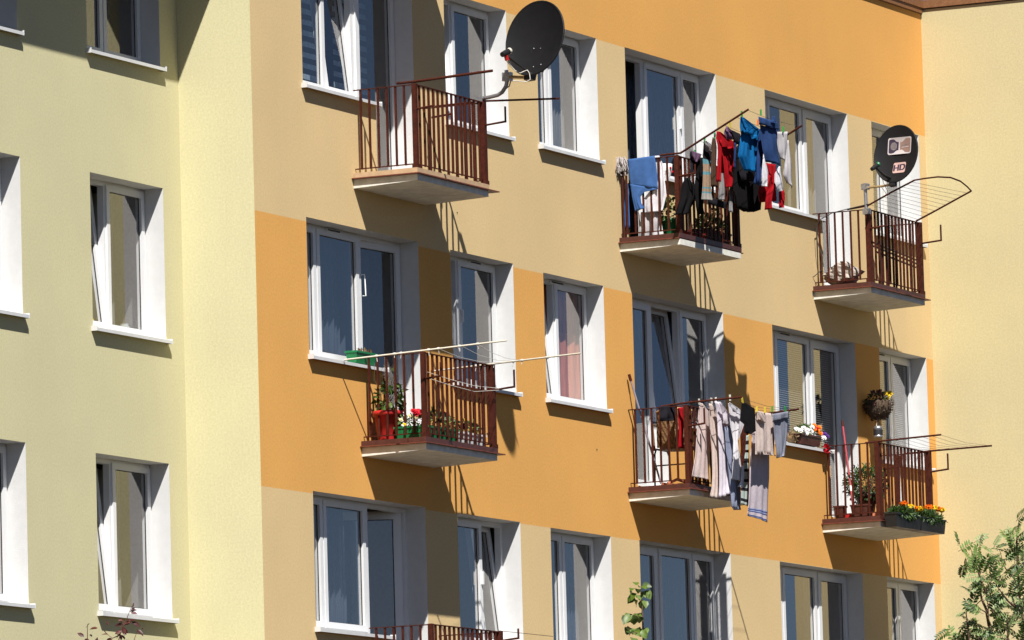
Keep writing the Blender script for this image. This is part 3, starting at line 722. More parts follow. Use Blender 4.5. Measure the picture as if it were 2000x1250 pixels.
# upper balcony, from the railing outwards
hang('underwear', 'small dark patterned underwear pegged close to the railing corner', 'underwear', G3, ['c_dark', 'c_violet'],
     [(Z3([(40, 520, 78, 515), (44, 600, 100, 590), (46, 700, 105, 690), (48, 755, 100, 765)]), ('y', yof(L3, 0)), dict(m=0, amp=.01)),
      (Z3([(60, 512, 160, 548), (68, 560, 150, 600), (80, 610, 120, 640)]), ('y', yof(L3, 0)-.03), dict(m=1, amp=.01))])
hang('trousers', 'black trousers hanging lowest at the left of the upper laundry', 'trousers', G3, ['c_black'],
     [(Z3([(-10, 800, 30, 800), (-50, 900, 120, 930), (-60, 1010, 100, 1030), (-95, 1120, 75, 1090), (-105, 1190, 30, 1180)]), ('y', -.82), dict(amp=.02)),
      (Z3([(105, 575, 190, 590), (110, 760, 185, 780), (90, 900, 200, 960), (110, 1100, 190, 1110), (140, 1190, 195, 1180)]), ('y', -.84), dict(amp=.02))])
hang('towel', 'narrow sand grey towel with pale blue cross stripes', 'towel', G3, ['c_dark', 'c_teal', 'c_sand', 'c_sandgrey', 'c_lgrey'],
     [(Z3([(190, 400, 262, 440), (180, 560, 268, 590), (185, 700, 258, 705), (180, 830, 268, 835), (172, 960, 275, 968), (170, 1030, 285, 1040)]), ('y', yof(L3, 1)-.02),
       dict(amp=.012, freq=1.1, sub=8, mats=[(.26, 0), (.32, 1), (.46, 2), (.50, 1), (.69, 2), (.725, 1), (.77, 2), (.795, 1), (2, 3)]))])
hang('shorts', 'grey printed shorts folded over the line above the striped towel', 'shorts', G3, ['c_grey'],
     [(Z3([(200, 402, 250, 430), (205, 440, 270, 480), (225, 480, 275, 545)]), ('y', yof(L3, 1)-.07), dict(amp=.015))])
hang('trousers', 'brown trousers left of the red sweater', 'trousers', G3, ['c_brown'],
     [(Z3([(282, 372, 312, 372), (268, 480, 325, 470), (265, 620, 325, 640), (268, 760, 332, 780), (275, 890, 345, 905)]), ('y', -.83), dict(amp=.02, freq=1.3))])
hang('sweater', 'bright red sweater with its sleeves hanging down', 'sweater', G3, ['c_red'],
     [(Z3([(330, 305, 360, 312), (328, 380, 500, 420), (345, 450, 505, 470), (350, 560, 500, 560), (355, 640, 490, 700), (380, 740, 440, 780)]), ('y', yof(L3, 2)), dict(amp=.03, freq=1.6, ph=1)),
      (Z3([(330, 390, 380, 400), (345, 560, 370, 560), (330, 700, 372, 720), (328, 835, 362, 845)]), ('y', yof(L3, 2)-.05), dict(amp=.012, freq=.8)),
      (Z3([(380, 470, 505, 470), (395, 620, 500, 600), (410, 760, 480, 740), (425, 860, 490, 800), (440, 905, 488, 890)]), ('y', yof(L3, 2)-.06), dict(amp=.025, freq=1.2, ph=2))])
hang('trousers', 'grey trousers whose legs show below the red sweater', 'trousers', G3, ['c_grey'],
     [(Z3([(365, 690, 385, 690), (362, 850, 405, 860), (345, 960, 420, 980), (342, 1030, 410, 1045)]), ('y', -.86), dict(amp=.014, freq=.9)),
      (Z3([(470, 860, 498, 860), (462, 960, 498, 960), (458, 1060, 495, 1060), (462, 1160, 490, 1170)]), ('y', -.86), dict(amp=.014, freq=.9)),
      (Z3([(520, 900, 535, 880), (515, 1000, 540, 1000), (520, 1070, 535, 1070)]), ('y', -.88), dict(amp=.01))])
hang('underwear', 'patterned violet underwear bunched behind the red sweater', 'underwear', G3, ['c_violet', 'c_dark'],
     [(Z3([(428, 258, 445, 262), (412, 320, 480, 300), (425, 370, 540, 330), (450, 392, 545, 395)]), ('y', yof(L3, 3)), dict(amp=.03, freq=2)),
      (Z3([(480, 290, 575, 335), (500, 340, 580, 380), (520, 420, 575, 460)]), ('y', yof(L3, 3)-.03), dict(m=1, amp=.02))])
hang('shirt', 'bright turquoise blue shirt with a torn looking frilled hem', 'shirt', G3, ['c_cyan'],
     [(Z3([(583, 150, 610, 160), (580, 210, 770, 285), (582, 260, 772, 340), (592, 330, 765, 370), (575, 460, 748, 440), (562, 570, 748, 560), (600, 640, 740, 620), (640, 720, 738, 740)]), ('y', yof(L3, 4)), dict(amp=.025, freq=1.7, ph=.6, nu=22)),
      (Z3([(595, 175, 640, 200), (600, 250, 770, 300), (610, 310, 760, 350), (650, 335, 740, 368)]), ('y', yof(L3, 4)-.05), dict(amp=.02, freq=2.8))])
hang('shirt', 'large black shirt hanging lowest in the middle of the laundry', 'shirt', G3, ['c_black', 'c_dark'],
     [(Z3([(510, 500, 580, 420), (500, 620, 780, 560), (505, 760, 770, 700), (500, 900, 780, 850), (530, 1010, 800, 1000), (545, 1110, 780, 1140), (640, 1155, 690, 1165)]), ('y', -.93), dict(amp=.035, freq=1.8)),
      (Z3([(560, 600, 650, 600), (570, 760, 730, 800), (590, 830, 720, 840)]), ('y', -.99), dict(m=1, amp=.02))])
hang('shorts', 'dark blue denim shorts pegged highest on the outer line', 'shorts', G3, ['c_jeans', 'c_navy'],
     [(Z3([(770, 150, 960, 205), (778, 230, 975, 290)]), ('y', yof(L3, 5)-.03), dict(amp=.014, freq=2.5)),
      (Z3([(785, 235, 970, 290), (800, 380, 965, 400), (815, 520, 978, 540), (850, 625, 1000, 665)]), ('y', yof(L3, 5)), dict(m=0, amp=.02, freq=1.1)),
      (Z3([(915, 150, 940, 150), (912, 190, 955, 200), (905, 215, 955, 222)]), ('y', yof(L3, 5)-.05), dict(m=0, amp=.01)),
      (Z3([(780, 300, 810, 310), (770, 450, 830, 450), (750, 600, 820, 600), (760, 860, 790, 870)]), ('y', yof(L3, 4)-.06), dict(m=1, amp=.02))])
hang('vest', 'white vest half covered by the denim shorts', 'vest', G3, ['c_white'],
     [(Z3([(820, 520, 832, 520), (790, 610, 850, 640), (800, 740, 880, 740), (812, 840, 882, 860), (815, 890, 870, 895)]), ('y', -1.16), dict(amp=.02, freq=1.2))])
hang('trousers', 'dark red trousers below the denim shorts', 'trousers', G3, ['c_darkred', 'c_red'],
     [(Z3([(850, 640, 950, 660), (860, 760, 945, 760), (780, 880, 940, 870), (765, 960, 950, 960), (800, 1060, 945, 1050)]), ('y', -1.05), dict(m=1, amp=.025, freq=1.5)),
      (Z3([(925, 860, 945, 860), (840, 960, 930, 930), (838, 1060, 918, 1040), (848, 1140, 912, 1130)]), ('y', -1.1), dict(m=1, amp=.02, freq=.9)),
      (Z3([(985, 950, 1040, 930), (990, 1040, 1045, 1020), (985, 1100, 1040, 1085), (1000, 1120, 1030, 1115)]), ('y', -1.09), dict(m=1, amp=.015, freq=.8))])
hang('socks', 'pair of white socks pegged above the red trouser leg', 'socks', G3, ['c_white'],
     [(Z3([(985, 680, 1000, 680), (945, 760, 1010, 760), (942, 850, 1030, 850), (965, 910, 1040, 915), (985, 950, 1035, 935)]), ('y', -1.14), dict(amp=.015, freq=1.2))])
hang('shirt', 'pale grey shirt at the outer end of the line', 'shirt', G3, ['c_lgrey', 'c_white'],
     [(Z3([(962, 312, 1078, 310), (968, 420, 1070, 430), (980, 520, 1065, 540), (1010, 590, 1050, 620)]), ('y', yof(L3, 5)), dict(amp=.014, freq=1.0)),
      (Z3([(1075, 400, 1085, 400), (1062, 560, 1105, 570), (1040, 680, 1120, 680), (1032, 770, 1130, 800), (1080, 840, 1125, 915)]), ('y', yof(L3, 5)+.04), dict(m=0, amp=.02, freq=1.0))])
hang('shirt', 'navy blue shirt squeezed between the turquoise shirt and the denim shorts', 'shirt', G3, ['c_navy'],
     [(Z3([(700, 300, 790, 280), (720, 450, 800, 440), (735, 620, 810, 600), (740, 760, 800, 780), (735, 860, 790, 880)]), ('y', -1.2), dict(amp=.025, freq=1.4)),
      (Z3([(490, 440, 540, 400), (495, 560, 530, 540), (500, 700, 525, 700)]), ('y', -1.02), dict(amp=.012))])
hang('trousers', 'thin dark grey trousers at the back of the laundry near the corner post', 'trousers', G3, ['c_dark'],
     [(Z3([(225, 1000, 440, 1060), (240, 1040, 435, 1100), (250, 1070, 432, 1140)]), ('y', -.80), dict(amp=.01))])
# on the side rail of the upper balcony
Zt = lambda pts: q2(1190, 290, 6.579, pts)
hang('towel', 'thick blue bath towel thrown over the side railing', 'towel', G3, ['c_blue'],
     [(Zt([(238, 140, 580, 92), (240, 250, 600, 200), (255, 380, 612, 330), (268, 470, 625, 525)]), ('x', 8.735), dict(amp=.010, freq=1.0, ph=.5)),
      (Zt([(266, 455, 625, 520), (280, 545, 450, 560), (290, 610, 400, 620), (308, 700, 408, 700), (330, 812, 455, 768)]), ('x', 8.732), dict(amp=.010, freq=1.0, ph=.5)),
      (Zt([(210, 470, 250, 440), (200, 640, 250, 640), (185, 800, 255, 800), (178, 1025, 265, 1035)]), ('x', 8.79), dict(amp=.008))])
hang('towel', 'white towel with a scalloped edge hanging under the blue one', 'towel', G3, ['c_lgrey', 'c_white'],
     [(Zt([(585, 95, 640, 92), (600, 250, 690, 200), (610, 400, 705, 350), (540, 520, 725, 480), (450, 640, 735, 600), (430, 760, 705, 730), (440, 830, 690, 800)]), ('x', 8.775), dict(m=1, amp=.02, freq=1.6)),
      (Zt([(370, 820, 640, 800), (380, 950, 650, 930), (390, 1060, 625, 1050), (385, 1150, 640, 1135)]), ('x', 8.83), dict(m=0, amp=.03, freq=2.2))])
# lower balcony
hang('shirt', 'beige pink short shirt nearest to the lower railing', 'shirt', G4, ['c_pinkish'],
     [(Z4([(128, 128, 150, 130), (118, 180, 205, 200), (108, 300, 212, 320), (95, 440, 215, 450), (85, 600, 215, 620), (62, 740, 216, 780), (58, 790, 214, 822)]), ('y', yof(L4, 0)), dict(amp=.016, freq=1.2, nu=20))])
hang('dress', 'long pinkish dress with a straight hem', 'dress', G4, ['c_beige'],
     [(Z4([(208, 128, 235, 135), (212, 220, 290, 240), (220, 360, 300, 360), (235, 560, 305, 560), (240, 760, 310, 760), (235, 900, 315, 900), (225, 970, 310, 1000)]), ('y', yof(L4, 1)+.03), dict(amp=.02, freq=1.3, nu=20))])
hang('dress', 'long lilac dress with puffed sleeves beside the pinkish one', 'dress', G4, ['c_lilac'],
     [(Z4([(262, 112, 300, 115), (280, 180, 395, 260), (292, 300, 345, 320), (296, 420, 365, 420), (305, 560, 385, 560), (312, 720, 395, 720), (318, 860, 395, 880), (315, 985, 390, 945)]), ('y', yof(L4, 1)-.05), dict(amp=.024, freq=1.5, nu=20, ph=.8)),
      (Z4([(298, 115, 310, 115), (330, 200, 395, 240), (340, 280, 398, 300), (345, 310, 395, 330)]), ('y', yof(L4, 1)-.10), dict(amp=.02, freq=1.7))])
hang('sheet', 'pale blue grey sheet hanging behind the white shirt', 'sheet', G4, ['c_bluegrey', 'c_strap'],
     [(Z4([(350, 330, 440, 330), (365, 560, 470, 560), (390, 760, 480, 760), (400, 900, 485, 900), (415, 1060, 490, 1060), (445, 1092, 492, 1092)]), ('y', yof(L4, 2)+.06), dict(amp=.02, freq=1.4))])
hang('shirt', 'white shirt with a hooded collar next to the black top', 'shirt', G4, ['c_white', 'c_strap'],
     [(Z4([(382, 130, 400, 125), (395, 220, 500, 230), (405, 330, 528, 320), (430, 470, 475, 470), (425, 640, 500, 640), (420, 760, 515, 740), (418, 810, 515, 840)]), ('y', yof(L4, 2)), dict(amp=.02, freq=1.3, nu=20)),
      (Z4([(392, 118, 410, 130), (405, 150, 500, 195), (430, 200, 495, 240)]), ('y', yof(L4, 2)-.05), dict(amp=.012)),
      (Z4([(505, 700, 525, 690), (500, 780, 524, 780), (495, 840, 522, 840), (475, 880, 520, 892)]), ('y', yof(L4, 2)-.02), dict(m=1, amp=.01))])
hang('top', 'small black sleeveless top', 'top', G4, ['c_black'],
     [(Z4([(503, 120, 535, 122), (500, 180, 618, 178), (488, 285, 625, 250), (528, 320, 632, 320), (525, 390, 635, 380), (560, 405, 590, 405)]), ('y', yof(L4, 4)-.02), dict(amp=.012, freq=1.0)),
      (Z4([(600, 172, 612, 168), (585, 200, 620, 200)]), ('y', yof(L4, 4)-.02), dict(amp=.004))])
hang('towel', 'pale green checked tea towel behind the long striped one', 'towel', G4, ['c_check', 'c_dark'],
     [(Z4([(545, 420, 568, 415), (540, 560, 565, 560), (515, 720, 568, 720), (500, 880, 566, 880), (498, 1035, 560, 1060)]), ('y', yof(L4, 2)-.02),
       dict(amp=.006, sub=12, mats=[(i/22, 1 if i % 3 == 0 else 0) for i in range(1, 24)]))])
hang('towel', 'long lavender beach towel with dark blue stripes along its hem', 'towel', G4, ['c_lav', 'c_bluewhite', 'c_hem'],
     [(Z4([(575, 395, 630, 375), (600, 430, 752, 560), (585, 600, 755, 640), (578, 760, 758, 800), (570, 950, 752, 960), (566, 1060, 748, 1090), (560, 1140, 742, 1205)]), ('y', yof(L4, 3)+.03),
       dict(amp=.018, freq=1.2, nu=22, sub=10, mats=[(.845, 0), (.872, 1), (.885, 2), (.905, 1), (.918, 2), (.945, 0), (.958, 2), (.968, 0), (.985, 2), (2, 1)]))])
hang('skirt', 'beige skirt pegged on the outer line', 'skirt', G4, ['c_beige'],
     [(Z4([(628, 200, 785, 222), (632, 300, 795, 310), (630, 440, 805, 440), (626, 590, 808, 590), (720, 585, 812, 605)]), ('y', yof(L4, 4)), dict(amp=.018, freq=2.0, nu=22)),
      (Z4([(640, 198, 690, 205), (660, 235, 720, 250), (695, 300, 715, 305)]), ('y', yof(L4, 4)-.04), dict(amp=.012))])
hang('shorts', 'slate grey shorts with frayed legs at the outer end of the lower line', 'shorts', G4, ['c_slate'],
     [(Z4([(785, 225, 925, 200), (785, 300, 922, 260)]), ('y', yof(L4, 4)-.08), dict(amp=.012, freq=1.5)),
      (Z4([(790, 285, 920, 250), (800, 400, 915, 390), (810, 500, 900, 500), (822, 590, 890, 590), (830, 625, 880, 605)]), ('y', yof(L4, 4)-.06), dict(amp=.02, freq=1.4))])
hang('blouse', 'crimson cloth hanging inside the lower railing above the wicker chair', 'cloth', G4, ['c_red'],
     [(q2(1220, 760, 5.95, [(622, 215, 690, 210), (625, 320, 695, 300), (635, 420, 698, 440), (635, 560, 690, 520), (638, 690, 690, 680)]), ('y', -.60), dict(amp=.02, freq=1.2))])
hang('cloth', 'dark grey cloth thrown over the back of the wicker chair', 'cloth', G4, ['c_dark'],
     [(q2(1220, 760, 5.95, [(420, 200, 610, 190), (415, 260, 612, 260), (410, 330, 612, 320), (415, 372, 612, 365)]), ('y', -.52), dict(amp=.02, freq=2))])

# clothes pegs
pegm = [('pg_green', (.03, .30, .06)), ('pg_yellow', (.62, .50, .04)), ('pg_orange', (.70, .16, .03)), ('pg_white', (.72, .70, .62))]
for a, c in pegm: mat[a] = M(a[3:]+' peg plastic', c, .4)
pegs = [(1357, 300, L3, 0, 0, 'holding the small dark underwear'), (1376, 275, L3, 1, 0, 'on the printed grey shorts'), (1396, 266, L3, 2, 0, 'at the brown trousers'), (1426, 245, L3, 3, 1, 'on the violet underwear'), (1449, 224, L3, 4, 0, 'on the turquoise shirt'), (1480, 240, L3, 4, 2, 'between turquoise shirt and denim shorts'), (1486, 221, L3, 5, 0, 'on the denim shorts'), (1530, 254, L3, 5, 0, 'on the pale grey shirt'),
        (1366, 786, L4, 0, 3, 'on the beige pink short shirt'), (1390, 784, L4, 1, 3, 'on the long pinkish dress'), (1398, 783, L4, 1, 3, 'on the long lilac dress'), (1426, 778, L4, 2, 3, 'on the white shirt with hooded collar'), (1450, 783, L4, 4, 1, 'on the black top'), (1478, 801, L4, 4, 1, 'at the left end of the beige skirt'), (1494, 802, L4, 4, 1, 'in the middle of the beige skirt'), (1508, 800, L4, 4, 0, 'between beige skirt and slate shorts'), (1534, 800, L4, 4, 0, 'at the right end of the slate shorts')]
pnames = ['green', 'yellow', 'orange', 'white']
for px, py, LL, i, c, wh_ in pegs:
    p = PY(px, py, LL[i][0].y-.02); mb = MB(); tl = random.uniform(-.25, .25)
    az = Vector((tl, 0, 1)).normalized(); ay = Vector((0, 1, 0)); ax = ay.cross(az)
    for s in (-1, 1): mb.obox(p+ay*.006*s+az*.008, ax, (ay+az*.12*s).normalized(), az, .006, .003, .034)
    o = mb.build('clothes_peg', pegm[c][0], None, p)
    tag(o, f'{pnames[c]} plastic clothes peg {wh_}', 'clothes peg', 'clothes pegs on the lines')
# ------------------------------------------------------------------ pots, boxes and flowers
def foliage(mb, c, rx, ry, rz, n, L=.05, W=.03, ms=(0, 1, 2), up_=.5, hollow=.35):
    c = Vector(c)
    for _ in range(n):
        d = rvec(); k = random.uniform(hollow, 1)**.6
        p = c+Vector((d.x*rx, d.y*ry, d.z*rz))*k
        dr = (d+Vector((0, 0, up_))+rvec()*.6).normalized()
        mb.leaf(p, dr, (Vector((-.4, -.5, .8))+rvec()*.9), L*random.uniform(.6, 1.2), W*random.uniform(.7, 1.2), random.choice(ms))
def bloom(mb, c, r, m=0, petals=9, layers=2, nrm=(-.5, -.6, .6)):
    c = Vector(c); n = Vector(nrm).normalized(); a = n.orthogonal().normalized(); b = n.cross(a)
    for l in range(layers):
        for k in range(petals):
            t = 6.2832*(k+l*.5)/petals+random.uniform(-.15, .15); d = (a*math.cos(t)+b*math.sin(t)+n*(.25+.7*l)).normalized()
            mb.leaf(c, d, n, r*(1-.22*l), r*.75, m, .1, .25)
    mb.blob(c+n*r*.2, r*.35, r*.35, r*.3, m, .2, 6, 4)
def pompon(mb, c, r, m=0):
    c = Vector(c)
    mb.blob(c, r*.8, r*.8, r*.5, m, .12, 8, 5)
    for _ in range(46):
        d = rvec(); d.z = abs(d.z)*.8+.05; d.normalize()
        mb.leaf(c+Vector((d.x*r*.55, d.y*r*.55, d.z*r*.36)), d+Vector((0, 0, .25)), rvec(), r*.5, r*.42, m, .15, .3)
def trough(mb, x0, x1, y0, y1, z0, z1, t=.012, taper=.015, m=0, ms=1):
    mb.hexa([(x0+taper, y0+taper, z0), (x1-taper, y0+taper, z0), (x1-taper, y1-taper, z0), (x0+taper, y1-taper, z0), (x0, y0, z1-.02), (x1, y0, z1-.02), (x1, y1, z1-.02), (x0, y1, z1-.02)], m)
    for a, b, c, d in ((x0-.008, x1+.008, y0-.008, y0+t), (x0-.008, x1+.008, y1-t, y1+.008), (x0-.008, x0+t, y0+t, y1-t), (x1-t, x1+.008, y0+t, y1-t)):
        mb.box(a, b, c, d, z1-.0199, z1, m)
    mb.quad((x0+t, y0+t, z1-.012), (x1-t, y0+t, z1-.012), (x1-t, y1-t, z1-.012), (x0+t, y1-t, z1-.012), ms)
LEAFS = ['leaf', 'leafdark', 'leaflight']
GF = 'planters on the balconies'
def planter(name, label, base, size, mt, fol=None, blooms=(), group=GF, cat='planter', soil='soil'):
    x, y, z = base; w, d, h = size
    o = empty(name, base, label, cat, group)
    mb = MB(); trough(mb, x-w/2, x+w/2, y-d/2, y+d/2, z, z+h); mb.build('box', [mt, soil], o)
    if fol:
        mb = MB()
        for (ox, oy, oz, rx, ry, rz, n, L) in fol: foliage(mb, (x+ox, y+oy, z+h+oz), rx, ry, rz, n, L, L*.6)
        mb.build('foliage', LEAFS, o)
    for (px, py, Y, r, m) in blooms:
        mb = MB(); c = PY(px, py, Y); bloom(mb, c, r, 0); mb.tube([c, c-Vector((0, .0, .10))], .003, 4, 1); mb.build('flower', [m, 'leafdark'], o)
    return o
def pot(name, label, base, r, h, mt, fol=None, cat='plant pot', group='plant pots on the balconies'):
    o = empty(name, base, label, cat, group); mb = MB()
    mb.lathe(base, [(r*.72, 0), (r*.95, h*.84), (r*1.06, h*.84), (r*1.06, h), (r*.92, h), (r*.9, h*.93)], 18); mb.add([Vector(base)+Vector((r*.9*math.cos(6.2832*k/18), r*.9*math.sin(6.2832*k/18), h*.935)) for k in range(18)], [tuple(range(18))], 1)
    mb.build('pot', [mt, 'soil'], o)
    if fol:
        mb = MB()
        for (ox, oy, oz, rx, ry, rz, n, L) in fol: foliage(mb, (base[0]+ox, base[1]+oy, base[2]+h+oz), rx, ry, rz, n, L, L*.6)
        mb.build('foliage', LEAFS, o)
    return o
# second balcony -------------------------------------------------
F2 = 8.26+.159
x = PX(737, 858, 2.40)
o = pot('flower_pot', 'tall red pot with a half dried leafy plant in the railing corner by the wall', (2.42, -.22, F2), .15, .31, 'redplastic')
mb = MB(); bx, by = 2.42, -.22
for k in range(9):
    a = random.uniform(0, 6.28); pts = [Vector((bx+.03*math.cos(a), by+.03*math.sin(a), F2+.30))]
    for j in range(5): pts.append(pts[-1]+Vector((random.gauss(0, .035), random.gauss(0, .03), random.uniform(.07, .13))))
    mb.tube(pts, [.005-.0007*j for j in range(6)], 5, 0)
mb.build('dry_stems', 'dryleaf', o)
mb = MB(); foliage(mb, (bx, by-.02, F2+.43), .16, .14, .12, 60, .11, .07, (0, 1, 2), -.2); foliage(mb, (bx+.05, by-.02, F2+.62), .10, .08, .12, 14, .09, .05, (0, 1), -.3); mb.build('foliage', LEAFS, o)
planter('flower_box', 'bright green flower box with pansies along the side railing', (2.40, -.52, F2), (.16, .36, .13), 'greenplastic',
        [(0, 0, .05, .09, .18, .09, 90, .055)], [(783, 820, -.55, .025, 'palefl'), (790, 829, -.6, .022, 'yellowfl'), (800, 812, -.62, .025, 'palefl'), (815, 816, -.62, .03, 'palefl')])
o = planter('flower_box', 'dark green flower box with red geraniums behind the front railing', (2.78, -.60, F2), (.72, .14, .14), 'greenplastic',
        [(0, 0, .06, .34, .08, .11, 150, .06)], [(812, 806, -.66, .055, 'redfl'), (818, 804, -.64, .045, 'redfl'), (808, 803, -.66, .04, 'redfl'), (866, 810, -.6, .05, 'redfl'), (872, 812, -.6, .04, 'redfl'), (817, 822, -.67, .035, 'whitefl')])
o = planter('flower_box', 'pale grey flower box with yellow and dark red pansies at the front railing', (3.48, -.60, F2), (.60, .15, .13), 'blind',
        [(0, 0, .05, .28, .08, .09, 130, .05)], [(930, 833, -.62, .035, 'yellowfl'), (924, 843, -.64, .035, 'yellowfl'), (932, 840, -.64, .03, 'yellowfl'), (905, 830, -.62, .03, 'darkredfl'), (900, 835, -.62, .03, 'darkredfl'), (908, 837, -.63, .028, 'darkredfl'), (907, 820, -.6, .018, 'yellowfl'), (940, 850, -.64, .025, 'purplefl'), (953, 848, -.66, .02, 'whitefl'), (915, 845, -.65, .02, 'whitefl')])
# planter on the window sill above
p = PY(712, 706, -.02)
planter('planter', 'short bright green planter with dried brown stalks on the window sill', (p.x, .02, 9.225), (.44, .13, .125), 'greenplastic',
        None, (), 'planters on the window sills')
mb = MB()
for k in range(30):
    q = Vector((p.x+random.uniform(-.06, .16), .02+random.uniform(-.04, .04), 9.34)); mb.leaf(q, Vector((random.gauss(0, .4), random.gauss(0, .4), 1)), rvec(), random.uniform(.03, .075), .03, 0)
o = [q for q in bpy.data.objects if q.name.startswith('planter')][-1]; mb.build('dry_foliage', 'dryleaf', o)
# ivory drying poles lying over the second balcony
g2 = 'ivory drying poles over the second balcony'
def pole(pts, label, ringz):
    o = empty('drying_pole', pts[0], label, 'drying pole', g2); mb = MB(); mb.tube(pts, .0095, 8); mb.build('tube', 'ivory', o)
    for t in ringz:
        c = pts[0].lerp(pts[-1], t); mb = MB(); dr = (pts[-1]-pts[0]).normalized()
        mb.tube([c-dr*.012, c+dr*.012], .0145, 8); mb.tube([c-Vector((0, 0, .015)), c-Vector((0, 0, .05))+rvec()*.01], .004, 5); mb.build('string_tie', 'cord', o)
    return o
pa = [PY(672, 703, -.075), PX(990, 665, 2.42)]; pb = [PX(843, 725, 3.86), PX(1134, 690, 3.86)]
pole(pa, 'longer ivory drying pole slanting up from the window to the front', (.2, .31, .35, .52, .58, .71, .82)); pole(pb, 'ivory drying pole over the right side railing reaching outwards', (.16, .3, .42, .55, .61, .78))
mb = MB()
for t0, t1, s in ((.58, .48, .05), (.72, .56, .05), (.82, .60, .04)):
    a, c = pa[0].lerp(pa[1], t0), pb[0].lerp(pb[1], t1); mb.tube([a, a.lerp(c, .33)-Vector((0, 0, s*.85)), a.lerp(c, .66)-Vector((0, 0, s*.85)), c], .0024, 5)
a, c = PX(835, 738, 2.35), PX(975, 762, 3.89)
for dz in (0, .06): mb.tube([a+Vector((0, 0, dz)), a.lerp(c, .3)+Vector((0, 0, dz-.035)), a.lerp(c, .65)+Vector((0, 0, dz-.06)), c+Vector((0, 0, dz*.3))], .003, 5)
tag(mb.build('clothes_line', 'cord', None, pa[0]), 'slack pale cords strung between the two ivory drying poles', 'clothes line')
# third balcony
F3 = 11.035+.159
def mop():
    c = PX(1213, 322, 8.72); o = empty('mop', (c.x, c.y, F3), 'grey string mop stood upside down against the wall at the railing', 'mop')
    mb = MB(); mb.tube([(c.x+.03, c.y, F3), (c.x+.02, c.y, c.z+.05)], .012, 8); mb.build('handle', 'rail', o)
    mb = MB()
    for k in range(110):
        a = random.uniform(0, 6.28); r_ = random.uniform(.03, .13); top = c+Vector((0, 0, .06))+rvec()*.02
        e = c+Vector((r_*math.cos(a)*.7, r_*math.sin(a)*.75, random.uniform(-.10, .03)))
        mb.tube([top, top.lerp(e, .5)+Vector((math.cos(a)*.02, math.sin(a)*.02, .035)), e, e+Vector((random.gauss(0, .008), random.gauss(0, .01), -.03))], .006, 5)
    mb.build('strings', 'curtain_solid', o)
mat['curtain_solid'] = M('mop cotton', (.36, .32, .30), .9, .2)
mop()
pot('flower_pot', 'dark green pot with a bushy leafy plant inside the upper laundry balcony', (9.02, -.50, F3), .115, .20, 'greenplastic', [(0, 0, .10, .19, .17, .14, 190, .07)])
planter('flower_box', 'low red orange trough on the floor behind the front railing', (9.32, -.62, F3), (.5, .13, .07), 'redplastic', None)
planter('flower_box', 'black flower box with dark bushy plants below the hanging laundry', (9.95, -.58, F3), (.72, .16, .15), 'black', [(0, 0, .06, .36, .10, .13, 300, .06), (.12, 0, .20, .05, .05, .08, 26, .05)])
# a painted flower pot on the sill behind
p = PY(1307, 340, -.02)
o = empty('vase', (p.x, -.0, 12.03), 'small white pot with red painted pattern on the window sill', 'vase'); mb = MB()
mb.lathe((p.x, .03, 12.03), [(.055, 0), (.075, .06), (.085, .15), (.078, .15), (.07, .10)], 16, 0)
for k in range(10): mb.blob((p.x+.083*math.cos(.63*k), .03+.083*math.sin(.63*k), 12.03+.06+.04*(k % 2)), .014, .014, .016, 1 if k % 3 else 2)
mb.build('body', ['whitefl', 'redfl', 'leaf'], o)
# fourth balcony: wicker chair and a leaning stick
F4 = 8.228+.159
mat['wicker'] = M('woven cane', (.15, .08, .032), .6, .55, 60, .9, 90); mat['cane'] = M('cane edge', (.50, .30, .12), .5)
def chair():
    o = empty('wicker_chair', (9.30, -.36, F4), 'wicker chair with a black metal frame standing on the balcony', 'chair'); cx, cy = 9.28, -.40
    # the back is towards the side rail, seat faces along the balcony
    mb = MB(); n = 18; h0, h1 = F4+.46, F4+.84
    vs = []; fs = []; m = 9
    for j in range(m+1):
        for i in range(n+1):
            t = i/n; a = (t-.5)*2.0; r_ = .24
            vs.append((cx-.22+ (1-math.cos(a))*.22+.006*((i+j) % 2), cy+r_*math.sin(a)*1.05, h0+(h1-h0)*j/m+.03*math.sin(t*3.1416)*(j/m)))
    fs = [(j*(n+1)+i, j*(n+1)+i+1, (j+1)*(n+1)+i+1, (j+1)*(n+1)+i) for j in range(m) for i in range(n)]
    mb.add(vs, fs); b = mb.build('backrest', 'wicker', o); solid(b, .018)
    mb = MB(); top = [Vector(vs[m*(n+1)+i])+Vector((0, 0, .012)) for i in range(n+1)]; mb.tube(top, .016, 8); mb.build('back_rim', 'cane', o)
    mb = MB(); mb.lathe((cx, cy, F4+.43), [(.20, 0), (.225, .02), (.225, .04), (.20, .055)], 20, 0); mb.build('seat', 'wicker', o)
    for sy in (-1, 1):
        mb = MB(); y = cy+sy*.215
        mb.tube([(cx-.22, y, F4), (cx-.20, y, F4+.38), (cx-.16, y, F4+.44), (cx+.14, y, F4+.44), (cx+.19, y, F4+.38), (cx+.22, y, F4)], .011, 8); mb.build('leg', 'black', o)
        mb = MB(); mb.tube([(cx-.20, y, F4+.42), (cx-.20, y*1.0+sy*.02, F4+.72), (cx+.02, y+sy*.03, F4+.70), (cx+.12, y+sy*.02, F4+.62), (cx+.14, y, F4+.44)], .013, 8); mb.build('armrest', 'wicker', o)
    mb = MB(); mb.tube([(cx-.205, cy-.215, F4+.25), (cx-.205, cy+.215, F4+.25)], .008, 6); mb.build('stretcher', 'black', o)
chair()
mb = MB(); s0, s1 = PX(1228.5, 731, 8.77), PX(1291, 945, 8.98); mb.tube([s0, s0.lerp(s1, .06)], .018, 8, 1); mb.tube([s0.lerp(s1, .06), s1], .012, 8, 0)
